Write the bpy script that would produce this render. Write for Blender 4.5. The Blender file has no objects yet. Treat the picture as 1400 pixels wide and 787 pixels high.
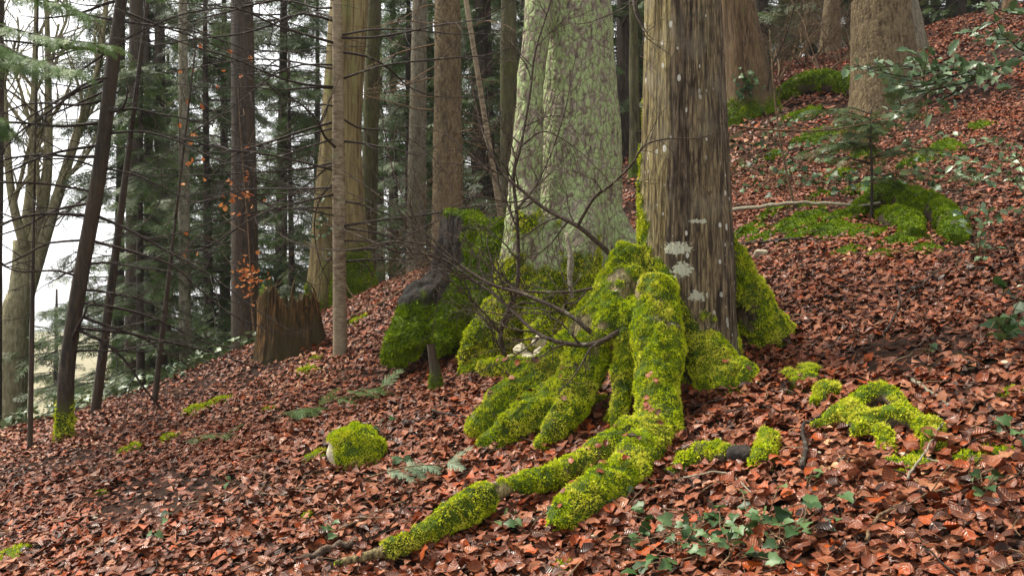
import bpy, math
import numpy as np
from mathutils import Vector, Matrix

rng = np.random.default_rng(11)
R = math.radians
scene = bpy.context.scene
COL = scene.collection

# ------------------------------------------------------------------ camera, sky, sun, exposure
F = 1374.0                                   # focal length in pixels of the 1400 px wide photograph
cam_d = bpy.data.cameras.new('camera'); cam = bpy.data.objects.new('camera', cam_d); COL.objects.link(cam)
cam_d.sensor_width = 36.0; cam_d.lens = 36.0 * F / 1400.0
cam_d.clip_start = 0.05; cam_d.clip_end = 2000
cam.location = (0, 0, 0); cam.rotation_euler = (R(90), 0, 0)
cam_d.dof.use_dof = True; cam_d.dof.focus_distance = 6.2; cam_d.dof.aperture_fstop = 9.0
scene.camera = cam

SUN_EL, SUN_AZ = R(58), R(-62)               # azimuth from +Y, towards -X
world = bpy.data.worlds.new('World'); scene.world = world; world.use_nodes = True
wn = world.node_tree; wn.nodes.clear()
w_out = wn.nodes.new('ShaderNodeOutputWorld'); w_bg = wn.nodes.new('ShaderNodeBackground')
w_hs = wn.nodes.new('ShaderNodeHueSaturation'); w_sky = wn.nodes.new('ShaderNodeTexSky')
w_sky.sky_type = 'NISHITA'; w_sky.sun_disc = False
w_sky.sun_elevation = SUN_EL; w_sky.sun_rotation = SUN_AZ
w_sky.air_density = 1.0; w_sky.dust_density = 0.6; w_sky.ozone_density = 1.0
w_hs.inputs['Saturation'].default_value = 0.03
wn.links.new(w_sky.outputs[0], w_hs.inputs['Color']); wn.links.new(w_hs.outputs[0], w_bg.inputs['Color'])
w_bg.inputs['Strength'].default_value = 0.055
wn.links.new(w_bg.outputs[0], w_out.inputs['Surface'])

sun_d = bpy.data.lights.new('sun', 'SUN'); sun = bpy.data.objects.new('sun', sun_d); COL.objects.link(sun)
sun_d.energy = 1.5; sun_d.angle = R(18); sun_d.color = (1.0, 0.93, 0.80)
sdir = Vector((math.cos(SUN_EL) * math.sin(SUN_AZ), math.cos(SUN_EL) * math.cos(SUN_AZ), math.sin(SUN_EL)))
sun.rotation_euler = sdir.to_track_quat('Z', 'Y').to_euler()

vs = scene.view_settings
vs.view_transform = 'Standard'; vs.look = 'None'; vs.gamma = 1.0; vs.use_curve_mapping = False
vs.exposure = 2.25
scene.render.engine = 'CYCLES'
cy = scene.cycles
cy.use_denoising = True; cy.max_bounces = 6; cy.diffuse_bounces = 4; cy.glossy_bounces = 2
cy.transmission_bounces = 3; cy.transparent_max_bounces = 4; cy.volume_bounces = 0
cy.caustics_reflective = False; cy.caustics_refractive = False

HAZE = 0.0005
# ------------------------------------------------------------------ noise
def _hash(ix, iy, iz, s):
    h = (ix.astype(np.int64) * 374761393 + iy.astype(np.int64) * 668265263 + iz.astype(np.int64) * 2147483647 + s * 1274126177) & 0xFFFFFFFF
    h = ((h ^ (h >> 13)) * 1274126177) & 0xFFFFFFFF
    h = (h ^ (h >> 16)) & 0xFFFFFFFF
    return h.astype(np.float64) / 0xFFFFFFFF

def vnoise(p, s=0):
    p = np.asarray(p, float); i = np.floor(p).astype(np.int64); f = p - i; f = f * f * (3 - 2 * f)
    r = 0
    for dx in (0, 1):
        wx = f[:, 0] if dx else 1 - f[:, 0]
        for dy in (0, 1):
            wy = f[:, 1] if dy else 1 - f[:, 1]
            for dz in (0, 1):
                wz = f[:, 2] if dz else 1 - f[:, 2]
                r = r + wx * wy * wz * _hash(i[:, 0] + dx, i[:, 1] + dy, i[:, 2] + dz, s)
    return r * 2 - 1

def fbm(p, o=3, s=0):
    p = np.asarray(p, float); a = 1.0; r = 0; t = 0
    for k in range(o):
        r = r + a * vnoise(p * (2.03 ** k) + 17.3 * k, s + k); t += a; a *= 0.5
    return r / t

# ------------------------------------------------------------------ terrain
CX = np.array([-60, -12, -5.6, -3, -1.3, 1, 4, 8, 14, 40.0])
CY = np.array([8.0, 9.6, 11.0, 12.0, 13.2, 17, 23, 28, 30, 32.0])
def H(x, y):
    x = np.asarray(x, float); y = np.asarray(y, float)
    z = -2.2 + 0.25 * x + 0.2 * y
    z = np.where(x > 9, -2.2 + 2.25 + 0.2 * y + 3.0 * np.tanh((x - 9) * 0.08), z)
    z = z + 0.13 * np.clip(y - 9.0, 0, 8.0) / (1 + np.exp(-(x - 2.0) * 2.2))
    q = np.stack([x, y, np.zeros_like(x)], -1).reshape(-1, 3)
    n = (0.20 * fbm(q * 0.33, 2, 3) + 0.05 * fbm(q * 1.5, 2, 5)).reshape(x.shape)
    z = z + n
    z = z + 0.22 * np.exp(-((x + 1.6) ** 2 / 3.0 + (y - 12.2) ** 2 / 4.0))
    s = y - np.interp(x, CX, CY)
    sp = np.where(s > 15, s, np.log1p(np.exp(np.minimum(s, 15) * 1.4)) / 1.4)
    k = 0.62 + (0.24 - 0.62) / (1 + np.exp(-(x - 3) * 1.1))
    drop = k * sp
    drop = np.where(x < 3, 16 * np.tanh(drop / 16) + 0.2 * np.maximum(s - 20, 0), drop)
    z = z - drop
    z = np.where(x < -6, z - 0.12 * (x + 6) * -1, z)
    return np.clip(z, -22, 14)

def HN(x, y):
    e = 0.04
    gx = (H(x + e, y) - H(x - e, y)) / (2 * e); gy = (H(x, y + e) - H(x, y - e)) / (2 * e)
    n = np.stack([-gx, -gy, np.ones_like(gx)], -1)
    return n / np.linalg.norm(n, axis=-1, keepdims=True)

def px(u, v, d):
    return np.array([(u - 700) / F * d, d, (393.5 - v) / F * d])

_D = np.arange(2.5, 60, 0.01)
def G(u, v, lift=0.0):
    x = (u - 700) / F * _D; z = (393.5 - v) / F * _D
    h = H(x, _D) + lift
    k = np.argmax(z < h)
    if not (z < h).any(): k = -1
    return np.array([x[k], _D[k], h[k] - lift])
def at(u, d):
    x = (u - 700) / F * d
    return np.array([x, d, float(H(np.array(x), np.array(d)))])

# ------------------------------------------------------------------ mesh helpers
def mesh_np(name, V, Fs, mats, smooth=True, attrs=None, midx=None):
    me = bpy.data.meshes.new(name)
    V = np.asarray(V, np.float32).reshape(-1, 3)
    if isinstance(Fs, np.ndarray): Fs = [Fs]
    Fs = [np.asarray(f, np.int32) for f in Fs if len(f)]
    loops = np.concatenate([f.ravel() for f in Fs])
    tot = np.concatenate([np.full(len(f), f.shape[1], np.int32) for f in Fs])
    start = np.concatenate([[0], np.cumsum(tot)[:-1]]).astype(np.int32)
    me.vertices.add(len(V)); me.vertices.foreach_set('co', V.ravel())
    me.loops.add(len(loops)); me.loops.foreach_set('vertex_index', loops)
    me.polygons.add(len(tot)); me.polygons.foreach_set('loop_start', start); me.polygons.foreach_set('loop_total', tot)
    me.polygons.foreach_set('use_smooth', np.full(len(tot), smooth))
    if not isinstance(mats, (list, tuple)): mats = [mats]
    for m in mats: me.materials.append(m)
    if midx is not None: me.polygons.foreach_set('material_index', np.asarray(midx, np.int32))
    for k, a in (attrs or {}).items():
        at_ = me.attributes.new(k, 'FLOAT', 'POINT'); at_.data.foreach_set('value', np.asarray(a, np.float32))
    me.update(calc_edges=True)
    return me

def tri_of(Fa):
    Fa = np.asarray(Fa)
    return Fa if Fa.shape[1] == 3 else np.concatenate([Fa[:, [0, 1, 2]], Fa[:, [0, 2, 3]]])

class MB:
    def __init__(s): s.V = []; s.F = {}; s.A = {}; s.n = 0
    def add(s, V, Fa, m=0, **at_):
        V = np.asarray(V, float).reshape(-1, 3); Fa = np.asarray(Fa)
        s.F.setdefault((Fa.shape[1], m), []).append(Fa + s.n)
        s.V.append(V); N = len(V)
        for k in set(list(at_) + list(s.A)):
            if k not in s.A: s.A[k] = [np.zeros(s.n)] if s.n else []
            a = at_.get(k, 0.0); s.A[k].append(np.broadcast_to(np.asarray(a, float), (N,)))
        s.n += N
    def mesh(s, name, mats, off=(0, 0, 0), smooth=True):
        V = np.concatenate(s.V) - np.asarray(off)
        Fs = []; mi = []
        for (k, m), l in s.F.items():
            f = np.concatenate(l); Fs.append(f); mi.append(np.full(len(f), m))
        return mesh_np(name, V, Fs, mats, smooth, {k: np.concatenate(a) for k, a in s.A.items()}, np.concatenate(mi))
    def build(s, name, mats, parent=None, smooth=True):
        return link(name, s.mesh(name, mats, off_of(parent), smooth), parent)
OFF = {}
def off_of(p):
    while p is not None:
        if p.name in OFF: return OFF[p.name]
        p = p.parent
    return np.zeros(3)

def link(name, me, parent=None, loc=(0, 0, 0)):
    o = bpy.data.objects.new(name, me); COL.objects.link(o); o.location = loc
    if parent is not None: o.parent = parent
    return o
def tag(o, label=None, cat=None, group=None, kind=None):
    if label: o['label'] = label
    if cat: o['category'] = cat
    if group: o['group'] = group
    if kind: o['kind'] = kind
    return o
def tag_stuff(o):
    if o is not None: o['kind'] = 'stuff'
def thing(name, label, cat, loc, group=None):
    o = bpy.data.objects.new(name, None); COL.objects.link(o); o.location = Vector([float(c) for c in loc])
    o.empty_display_size = 0.1
    OFF[o.name] = np.array([float(c) for c in loc])
    return tag(o, label, cat, group)
def copy_tree(o, parent=None):
    c = o.copy(); COL.objects.link(c); c.parent = parent
    for ch in [k for k in bpy.data.objects if k.parent == o]: copy_tree(ch, c)
    return c

def smoothpath(P, n):
    P = np.asarray(P, float)
    if len(P) < 3:
        t = np.linspace(0, 1, n)[:, None]; return P[0] * (1 - t) + P[-1] * t
    Q = np.vstack([2 * P[0] - P[1], P, 2 * P[-1] - P[-2]])
    seg = len(P) - 1; tt = np.linspace(0, seg - 1e-6, n); i = tt.astype(int); t = (tt - i)[:, None]
    a, b, c, d = Q[i], Q[i + 1], Q[i + 2], Q[i + 3]
    return 0.5 * (2 * b + (c - a) * t + (2 * a - 5 * b + 4 * c - d) * t ** 2 + (3 * b - a - 3 * c + d) * t ** 3)

def frames(P):
    T = np.gradient(P, axis=0); T /= np.linalg.norm(T, axis=1, keepdims=True) + 1e-9
    a = np.array([0, 0, 1.0]) if abs(T[0, 2]) < 0.8 else np.array([0, -1.0, 0])
    U = np.empty_like(P); u = a - T[0] * a.dot(T[0]); u /= np.linalg.norm(u); U[0] = u
    for i in range(1, len(P)):
        u = u - T[i] * u.dot(T[i]); u = u / (np.linalg.norm(u) + 1e-9); U[i] = u
    return T, U, np.cross(T, U)

def tube(P, rad, n=6, cap=True, rough=0.0, seed=0):
    P = np.asarray(P, float); m = len(P); rad = np.broadcast_to(np.asarray(rad, float), (m,))
    T, U, W = frames(P); th = np.arange(n) / n * 2 * np.pi
    d = U[:, None] * np.cos(th)[None, :, None] + W[:, None] * np.sin(th)[None, :, None]
    rr = np.repeat(rad[:, None], n, 1)
    if rough:
        q = (P[:, None] + d * rr[..., None]).reshape(-1, 3)
        rr = rr * (1 + rough * fbm(q * 5.0 / max(rad.max() * 10, 0.2), 2, seed).reshape(m, n))
    V = (P[:, None] + d * rr[..., None]).reshape(-1, 3)
    i = np.arange(m - 1)[:, None] * n; j = np.arange(n)[None]; j2 = (j + 1) % n
    Fq = np.stack([i + j, i + j2, i + n + j2, i + n + j], -1).reshape(-1, 4)
    if cap:
        V = np.vstack([V, P[0] , P[-1] + T[-1] * rad[-1] * 0.3]); c0, c1 = m * n, m * n + 1
        j = np.arange(n); j2 = (j + 1) % n
        t0 = np.stack([j2, j, np.full(n, c0), np.full(n, c0)], -1); t1 = np.stack([(m - 1) * n + j, (m - 1) * n + j2, np.full(n, c1), np.full(n, c1)], -1)
        tri = np.vstack([t0[:, :3], t1[:, :3]])
        return V, Fq, tri
    return V, Fq, None

def add_tube(mb, P, rad, n=6, m=0, cap=True, rough=0.0, seed=0, **a):
    V, q, t = tube(P, rad, n, cap, rough, seed)
    base = mb.n; mb.add(V, q, m, **a)
    if t is not None: mb.F.setdefault((3, m), []).append(t + base)

def unit(v): v = np.asarray(v, float); return v / (np.linalg.norm(v) + 1e-9)

def grow(mb, P, r0, r1, lvl, kids, klen, ang=50, n=5, m=0, rg=None, up=0.0, start=0.2, wig=0.12, flat=0.0):
    """a branch along P with side twigs, recursively"""
    rg = rg or rng
    P = np.asarray(P); rad = np.linspace(r0, r1, len(P)); add_tube(mb, P, rad, n, m)
    if lvl <= 0: return
    L = np.linalg.norm(np.diff(P, axis=0), axis=1).sum()
    for k in range(kids):
        t = start + (1 - start) * (k + rg.random()) / kids
        i = min(int(t * (len(P) - 1)), len(P) - 2); f = t * (len(P) - 1) - i
        p = P[i] * (1 - f) + P[i + 1] * f; T = unit(P[i + 1] - P[i])
        s = rg.normal(size=3); s[2] *= (1 - flat); s = unit(s - T * s.dot(T))
        a = R(ang * rg.uniform(0.6, 1.3)); d = unit(T * math.cos(a) + s * math.sin(a) + np.array([0, 0, up]))
        l = klen * rg.uniform(0.45, 1.2) * (1.1 - 0.6 * t)
        npt = 6; Q = [p]; dd = d
        for _ in range(npt - 1):
            dd = unit(dd + rg.normal(size=3) * wig * 1.6 + np.array([0, 0, up * 0.25])); Q.append(Q[-1] + dd * l / (npt - 1))
        rr = min(rad[i] * 0.5, r0 * 0.42)
        grow(mb, smoothpath(Q, 7), rr, max(r1 * 0.6, rr * 0.35), lvl - 1, max(2, int(kids * 0.55)), klen * 0.5, ang, max(3, n - 1), m, rg, up, 0.15, wig, flat)

# ------------------------------------------------------------------ materials
def srgb(r, g, b):
    f = lambda c: ((c / 255 + 0.055) / 1.055) ** 2.4 if c > 10 else c / 255 / 12.92
    return (f(r), f(g), f(b), 1)

class NT:
    def __init__(s, name, rough=0.8, spec=0.3):
        s.m = bpy.data.materials.new(name); s.m.use_nodes = True; s.t = s.m.node_tree; s.t.nodes.clear()
        s.out = s.n('ShaderNodeOutputMaterial'); s.b = s.n('ShaderNodeBsdfPrincipled')
        s.b.inputs['Roughness'].default_value = rough; s.b.inputs['Specular IOR Level'].default_value = spec
        s.l(s.b.outputs[0], s.out.inputs['Surface'])
        s._tc = None
    def n(s, k, **kw):
        x = s.t.nodes.new(k)
        for a, v in kw.items(): setattr(x, a, v)
        return x
    def l(s, a, b): s.t.links.new(a, b)
    def tc(s, scale=(1, 1, 1)):
        if s._tc is None: s._tc = s.n('ShaderNodeTexCoord')
        mp = s.n('ShaderNodeMapping'); mp.inputs['Scale'].default_value = scale
        s.l(s._tc.outputs['Object'], mp.inputs[0]); return mp.outputs[0]
    def noise(s, sc, det=4, scale=(1, 1, 1), rough=0.6, dist=0.0):
        x = s.n('ShaderNodeTexNoise'); x.inputs['Scale'].default_value = sc; x.inputs['Detail'].default_value = det
        x.inputs['Roughness'].default_value = rough; x.inputs['Distortion'].default_value = dist
        s.l(s.tc(scale), x.inputs['Vector']); return x.outputs['Fac']
    def voro(s, sc, scale=(1, 1, 1), feat='F1', out='Distance', rand=1.0):
        x = s.n('ShaderNodeTexVoronoi'); x.feature = feat; x.inputs['Scale'].default_value = sc; x.inputs['Randomness'].default_value = rand
        s.l(s.tc(scale), x.inputs['Vector']); return x.outputs[out]
    def attr(s, name):
        x = s.n('ShaderNodeAttribute'); x.attribute_name = name; return x.outputs['Fac']
    def ramp(s, fac, stops, interp='LINEAR'):
        x = s.n('ShaderNodeValToRGB'); e = x.color_ramp.elements; x.color_ramp.interpolation = interp
        while len(e) < len(stops): e.new(0.5)
        for el, (p, c) in zip(e, stops):
            el.position = p; el.color = c if isinstance(c, tuple) else (c, c, c, 1)
        s.l(fac, x.inputs[0]); return x.outputs[0]
    def mix(s, fac, a, b, mode='MIX'):
        x = s.n('ShaderNodeMix', data_type='RGBA', blend_type=mode); 
        if isinstance(fac, (int, float)): x.inputs[0].default_value = fac
        else: s.l(fac, x.inputs[0])
        for inp, v in ((6, a), (7, b)):
            if isinstance(v, tuple): x.inputs[inp].default_value = v
            else: s.l(v, x.inputs[inp])
        return x.outputs[2]
    def math(s, op, a, b=0.0, c=None):
        x = s.n('ShaderNodeMath', operation=op)
        for i, v in enumerate((a, b) if c is None else (a, b, c)):
            if isinstance(v, (int, float)): x.inputs[i].default_value = v
            else: s.l(v, x.inputs[i])
        return x.outputs[0]
    def color(s, c):
        if isinstance(c, tuple): s.b.inputs['Base Color'].default_value = c
        else: s.l(c, s.b.inputs['Base Color'])
    def rough(s, f): s.l(f, s.b.inputs['Roughness'])
    def bump(s, h, strength=0.5, dist=0.02):
        x = s.n('ShaderNodeBump'); x.inputs['Strength'].default_value = strength; x.inputs['Distance'].default_value = dist
        s.l(h, x.inputs['Height'])
        if s.b.inputs['Normal'].is_linked: s.l(s.b.inputs['Normal'].links[0].from_socket, x.inputs['Normal'])
        s.l(x.outputs[0], s.b.inputs['Normal'])

LEAFR = [(0.0, srgb(30, 19, 12)), (0.12, srgb(68, 33, 16)), (0.24, srgb(112, 55, 29)), (0.36, srgb(148, 84, 52)), (0.46, srgb(70, 35, 18)),
         (0.56, srgb(128, 60, 28)), (0.66, srgb(168, 110, 78)), (0.74, srgb(92, 44, 21)), (0.83, srgb(172, 76, 18)), (0.90, srgb(116, 54, 27)), (0.96, srgb(154, 94, 62)), (1.0, srgb(198, 152, 110))]
def leaf_mat(name, use_obj):
    k = NT(name, 0.42, 0.3)
    if use_obj:
        oi = k.n('ShaderNodeObjectInfo'); f = oi.outputs['Random']
    else: f = k.attr('rnd')
    c = k.ramp(f, LEAFR)
    lu, lv = k.attr('lu'), k.attr('lv')
    c = k.mix(k.math('MULTIPLY', k.ramp(k.noise(38 if not use_obj else 5, 3), [(0.4, 0.0), (0.7, 1.0)]), 0.45), c, srgb(74, 42, 32))
    c = k.mix(k.math('LESS_THAN', k.math('ABSOLUTE', lv), 0.014), c, srgb(150, 104, 78))
    k.color(c); k.rough(k.ramp(k.noise(11 if not use_obj else 1.5, 2), [(0.38, 0.25), (0.62, 0.7)]))
    vein = k.math('SINE', k.math('MULTIPLY', k.math('SUBTRACT', lu, k.math('MULTIPLY', k.math('ABSOLUTE', lv), 0.9)), 44.0))
    k.bump(vein, 0.3, 0.003 if not use_obj else 0.006)
    return k.m
M = {}
M['litter'] = leaf_mat('beech_litter', False); M['leaf'] = leaf_mat('beech_leaf', True)

k = NT('soil', 0.95, 0.2)
c = k.ramp(k.noise(2.5, 6), [(0.3, srgb(26, 20, 15)), (0.55, srgb(46, 33, 24)), (0.75, srgb(66, 46, 33))])
c = k.mix(k.ramp(k.noise(22, 4), [(0.45, 0.0), (0.65, 0.7)]), c, srgb(84, 44, 28))
c = k.mix(k.ramp(k.noise(0.55, 4), [(0.60, 0.0), (0.72, 0.55)]), c, srgb(70, 82, 30))
c = k.mix(k.attr('field'), c, k.ramp(k.noise(0.05, 5), [(0.35, srgb(126, 120, 92)), (0.6, srgb(150, 142, 112))]))
k.color(c); k.bump(k.noise(30, 5), 0.8, 0.03); M['soil'] = k.m

MOSSR = [(0.0, srgb(58, 78, 4)), (0.3, srgb(114, 144, 6)), (0.55, srgb(162, 184, 10)), (0.8, srgb(198, 208, 30)), (1.0, srgb(216, 214, 80))]
k = NT('moss_tuft', 0.8, 0.15)
f = k.math('ADD', k.math('MULTIPLY', k.attr('rnd'), 0.45), k.math('MULTIPLY', k.ramp(k.noise(5.0, 3), [(0.3, 0.0), (0.7, 1.0)]), 0.55))
k.color(k.mix(k.ramp(k.noise(9.0, 4), [(0.58, 0.0), (0.7, 0.75)]), k.ramp(k.math('ADD', f, 0.32), MOSSR), srgb(122, 112, 34))); M['moss'] = k.m
k = NT('moss_tuft_deep', 0.8, 0.15)  # same tufts in a deeper green range
f = k.math('ADD', k.math('MULTIPLY', k.attr('rnd'), 0.45), k.math('MULTIPLY', k.ramp(k.noise(5.0, 3), [(0.3, 0.0), (0.7, 1.0)]), 0.55))
k.color(k.ramp(f, [(0.0, srgb(58, 78, 6)), (0.35, srgb(100, 126, 8)), (0.7, srgb(138, 160, 14)), (1.0, srgb(170, 182, 38))])); M['moss_deep'] = k.m

def moss_col(k):
    return k.ramp(k.noise(7.0, 4), [(0.3, srgb(40, 56, 6)), (0.5, srgb(70, 92, 8)), (0.72, srgb(108, 126, 14))])

def bark(name, dark, mid, light, sc=(9, 9, 1.3), lichen=None, lich_amt=0.5, lich_sc=(8, 8, 8), flake=0.0, moss=0.0, bumpd=0.02, wet=0.0):
    k = NT(name, 0.85 - wet * 0.3, 0.25 + wet * 0.3)
    a = k.noise(4.0, 6, sc, 0.65, 0.3)
    c = k.ramp(a, [(0.38, dark), (0.5, mid), (0.62, light)])
    c = k.mix(k.math('MULTIPLY', k.ramp(k.attr('ridge'), [(0.35, 0.0), (0.75, 1.0)]), 0.55), c, light)
    c = k.mix(k.ramp(k.noise(0.9, 3), [(0.4, 0.0), (0.75, 0.45)]), c, dark)
    if lichen:
        l = k.noise(1.0, 6, lich_sc, 0.7)
        c = k.mix(k.ramp(l, [(0.60 - lich_amt * 0.14, 0.0), (0.68 - lich_amt * 0.14, 0.9)]), c, lichen)
    if moss:
        l = k.noise(1.6, 6, (1, 1, 0.6), 0.7)
        c = k.mix(k.ramp(l, [(0.62 - moss * 0.16, 0.0), (0.74 - moss * 0.16, 0.7)]), c, srgb(78, 86, 34))
    c = k.mix(k.attr('moss'), c, moss_col(k))
    k.color(c)
    k.bump(a, 0.9, bumpd)
    if flake:
        e_ = k.math('ADD', k.math('MULTIPLY', k.ramp(k.voro(22, (1, 1, 0.5), 'DISTANCE_TO_EDGE'), [(0.0, 0.0), (0.2, 1.0)]), 0.6), k.math('MULTIPLY', k.noise(26, 5, (1, 1, 0.6)), 0.8))
        k.bump(e_, flake, 0.02)
        c = k.mix(k.ramp(e_, [(0.42, 0.5), (0.62, 0.0)]), c, dark); k.color(c)
    k.bump(k.noise(70, 3), 0.35, 0.006)
    return k.m
# big fissured trunk: dark brown fissures, tan ridges, round white lichen spots, pale lichen crust low down
k = NT('bark_fissured', 0.85, 0.3)
a = k.noise(4.2, 5, (10, 10, 0.7), 0.62, 0.2)
fine = k.noise(11.0, 4, (10, 10, 0.9), 0.6)
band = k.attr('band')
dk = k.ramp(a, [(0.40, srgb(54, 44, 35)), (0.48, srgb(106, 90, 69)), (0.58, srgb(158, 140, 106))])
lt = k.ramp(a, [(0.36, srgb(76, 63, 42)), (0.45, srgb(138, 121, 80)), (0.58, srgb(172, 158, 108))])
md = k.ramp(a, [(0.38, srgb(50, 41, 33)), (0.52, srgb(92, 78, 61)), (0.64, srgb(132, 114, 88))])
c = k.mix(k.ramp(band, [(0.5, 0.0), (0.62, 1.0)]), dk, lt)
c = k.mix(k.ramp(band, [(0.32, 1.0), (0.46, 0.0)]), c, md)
c = k.mix(k.ramp(fine, [(0.42, 0.5), (0.52, 0.0)]), c, srgb(48, 40, 32))
crk = k.ramp(k.voro(1.0, (34, 34, 5), 'DISTANCE_TO_EDGE'), [(0.02, 1.0), (0.12, 0.0)])
c = k.mix(k.math('MULTIPLY', crk, 0.55), c, srgb(40, 33, 27))
c = k.mix(k.ramp(k.noise(3.0, 5), [(0.5, 0.0), (0.68, 0.45)]), c, srgb(150, 142, 120))
v = k.voro(1.0, (22, 22, 13)); pick = k.voro(1.0, (22, 22, 13), out='Color')
sep = k.n('ShaderNodeSeparateColor'); k.l(pick, sep.inputs[0])
rad = k.math('MULTIPLY', k.math('MAXIMUM', k.math('SUBTRACT', sep.outputs[0], 0.6), 0.0), 0.8)
spot = k.math('LESS_THAN', k.math('ADD', v, k.math('MULTIPLY', k.math('SUBTRACT', k.noise(40, 2), 0.5), 0.12)), rad)
c = k.mix(k.math('MULTIPLY', spot, k.ramp(k.noise(2.2, 2), [(0.42, 0.0), (0.5, 1.0)])), c, srgb(208, 208, 196))
c = k.mix(k.ramp(k.math('ADD', k.math('MULTIPLY', k.attr('crust'), 0.55), k.noise(42, 4, (1, 1, 1.4))), [(0.90, 0.0), (0.94, 1.0)]), c, srgb(196, 198, 174))
c = k.mix(k.attr('moss'), c, moss_col(k))
k.color(c); k.bump(a, 1.0, 0.035); k.bump(fine, 0.7, 0.012); k.bump(k.noise(80, 3), 0.3, 0.005)
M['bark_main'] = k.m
M['bark_lichen'] = bark('bark_lichen_spruce', srgb(104, 90, 78), srgb(146, 132, 118), srgb(170, 160, 142), (5, 5, 2.6), srgb(172, 192, 132), 1.05, (20, 20, 11), 0.9, bumpd=0.03)
M['bark_brown'] = bark('bark_brown', srgb(70, 58, 42), srgb(108, 92, 68), srgb(136, 120, 90), (8, 8, 2.2), None, flake=0.5)
M['bark_ribbed'] = bark('bark_ribbed', srgb(74, 60, 42), srgb(124, 108, 72), srgb(152, 140, 96), (9, 9, 0.5), srgb(128, 134, 78), 0.35, (6, 6, 1))
M['bark_mossy'] = bark('bark_mossy', srgb(48, 44, 32), srgb(72, 68, 48), srgb(98, 96, 66), (8, 8, 1.4), moss=0.75)
M['bark_grey'] = bark('bark_grey', srgb(86, 80, 66), srgb(118, 110, 92), srgb(142, 136, 116), (6, 6, 2), srgb(110, 116, 82), 0.15, (5, 5, 2), flake=0.5)
M['bark_dark'] = bark('bark_dark', srgb(36, 30, 23), srgb(56, 46, 35), srgb(80, 66, 50), (9, 9, 1.6), wet=0.5)
M['bark_red'] = bark('bark_warm', srgb(58, 46, 33), srgb(96, 76, 54), srgb(128, 106, 78), (9, 9, 0.7), srgb(96, 100, 50), 0.15)
M['bark_pole'] = bark('bark_pole', srgb(96, 82, 66), srgb(138, 122, 100), srgb(160, 146, 122), (3, 3, 9), srgb(122, 124, 92), 0.1, bumpd=0.008)
M['bark_mottled'] = bark('bark_mottled', srgb(80, 74, 60), srgb(128, 124, 106), srgb(158, 154, 136), (5, 5, 2.5), srgb(92, 96, 58), 0.5, (9, 9, 4))
M['bark_pale'] = bark('bark_pale', srgb(110, 104, 78), srgb(140, 134, 102), srgb(164, 158, 126), (5, 5, 1.5))
M['twig_dark'] = bark('twig_dark', srgb(34, 26, 22), srgb(54, 42, 36), srgb(80, 66, 56), (20, 20, 20), srgb(130, 128, 112), 0.1, (14, 14, 14), wet=0.3)
M['twig_shrub'] = bark('twig_shrub', srgb(44, 34, 27), srgb(70, 56, 45), srgb(104, 88, 70), (20, 20, 20), srgb(130, 128, 108), 0.2, (14, 14, 14), wet=0.3)
M['twig_brown'] = bark('twig_brown', srgb(84, 66, 48), srgb(122, 100, 74), srgb(148, 126, 98), (14, 14, 14))
M['twig_pale'] = bark('twig_pale', srgb(120, 112, 94), srgb(150, 142, 122), srgb(172, 164, 146), (14, 14, 14))
M['root_bare'] = bark('root_bare', srgb(68, 54, 44), srgb(98, 82, 68), srgb(126, 110, 94), (12, 12, 12))
k = NT('rotten_wood', 0.9, 0.2)
c = k.ramp(k.noise(4.0, 6, (10, 10, 0.9), 0.65, 0.4), [(0.38, srgb(34, 27, 18)), (0.47, srgb(76, 58, 36)), (0.56, srgb(118, 86, 50)), (0.66, srgb(156, 118, 72))])
c = k.mix(k.ramp(k.noise(1.0, 4, (3, 3, 1.2)), [(0.40, 0.0), (0.56, 0.9)]), c, srgb(74, 66, 42))
c = k.mix(k.attr('moss'), c, moss_col(k))
k.color(c); k.bump(k.noise(4.0, 6, (10, 10, 0.8), 0.7), 1.0, 0.03); M['rotten'] = k.m
k = NT('dark_wood', 0.8, 0.3)  # blackish brown wood for the rotten stump and the broken root end
c = k.ramp(k.noise(3.0, 6, (6, 6, 3)), [(0.35, srgb(22, 19, 17)), (0.55, srgb(44, 38, 33)), (0.75, srgb(76, 66, 56))])
c = k.mix(k.attr('moss'), c, moss_col(k)); k.color(c); k.bump(k.noise(9, 6), 1.0, 0.03); M['wood_dark'] = k.m
k = NT('limestone', 0.85, 0.3)
c = k.ramp(k.noise(9, 5), [(0.3, srgb(142, 134, 112)), (0.5, srgb(186, 178, 154)), (0.7, srgb(212, 206, 186))])
c = k.mix(k.ramp(k.noise(5, 4), [(0.52, 0.0), (0.66, 0.7)]), c, srgb(112, 116, 66)); c = k.mix(k.attr('moss'), c, moss_col(k)); k.color(c); k.bump(k.noise(24, 4), 0.6, 0.01); M['stone'] = k.m
def foliage(name, stops, rough=0.5, spec=0.35, trans=0.3, obj=False):
    k = NT(name, rough, spec)
    if obj: oi = k.n('ShaderNodeObjectInfo'); f = oi.outputs['Random']
    else: f = k.attr('rnd')
    c = k.ramp(f, stops); k.color(c)
    if trans:
        t = k.n('ShaderNodeBsdfTranslucent'); k.l(c, t.inputs[0]); mx = k.n('ShaderNodeMixShader'); mx.inputs[0].default_value = trans
        k.l(k.b.outputs[0], mx.inputs[1]); k.l(t.outputs[0], mx.inputs[2]); k.l(mx.outputs[0], k.out.inputs['Surface'])
    return k.m
M['fir'] = foliage('fir_needles', [(0.0, srgb(42, 60, 26)), (0.5, srgb(70, 92, 46)), (1.0, srgb(102, 122, 74))])
M['fir_light'] = foliage('fir_needles_light', [(0.0, srgb(66, 94, 42)), (0.5, srgb(96, 126, 66)), (1.0, srgb(136, 158, 100))])
M['fir_blue'] = foliage('fir_needles_glaucous', [(0.0, srgb(92, 116, 88)), (0.5, srgb(138, 162, 132)), (1.0, srgb(182, 198, 170))])
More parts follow.
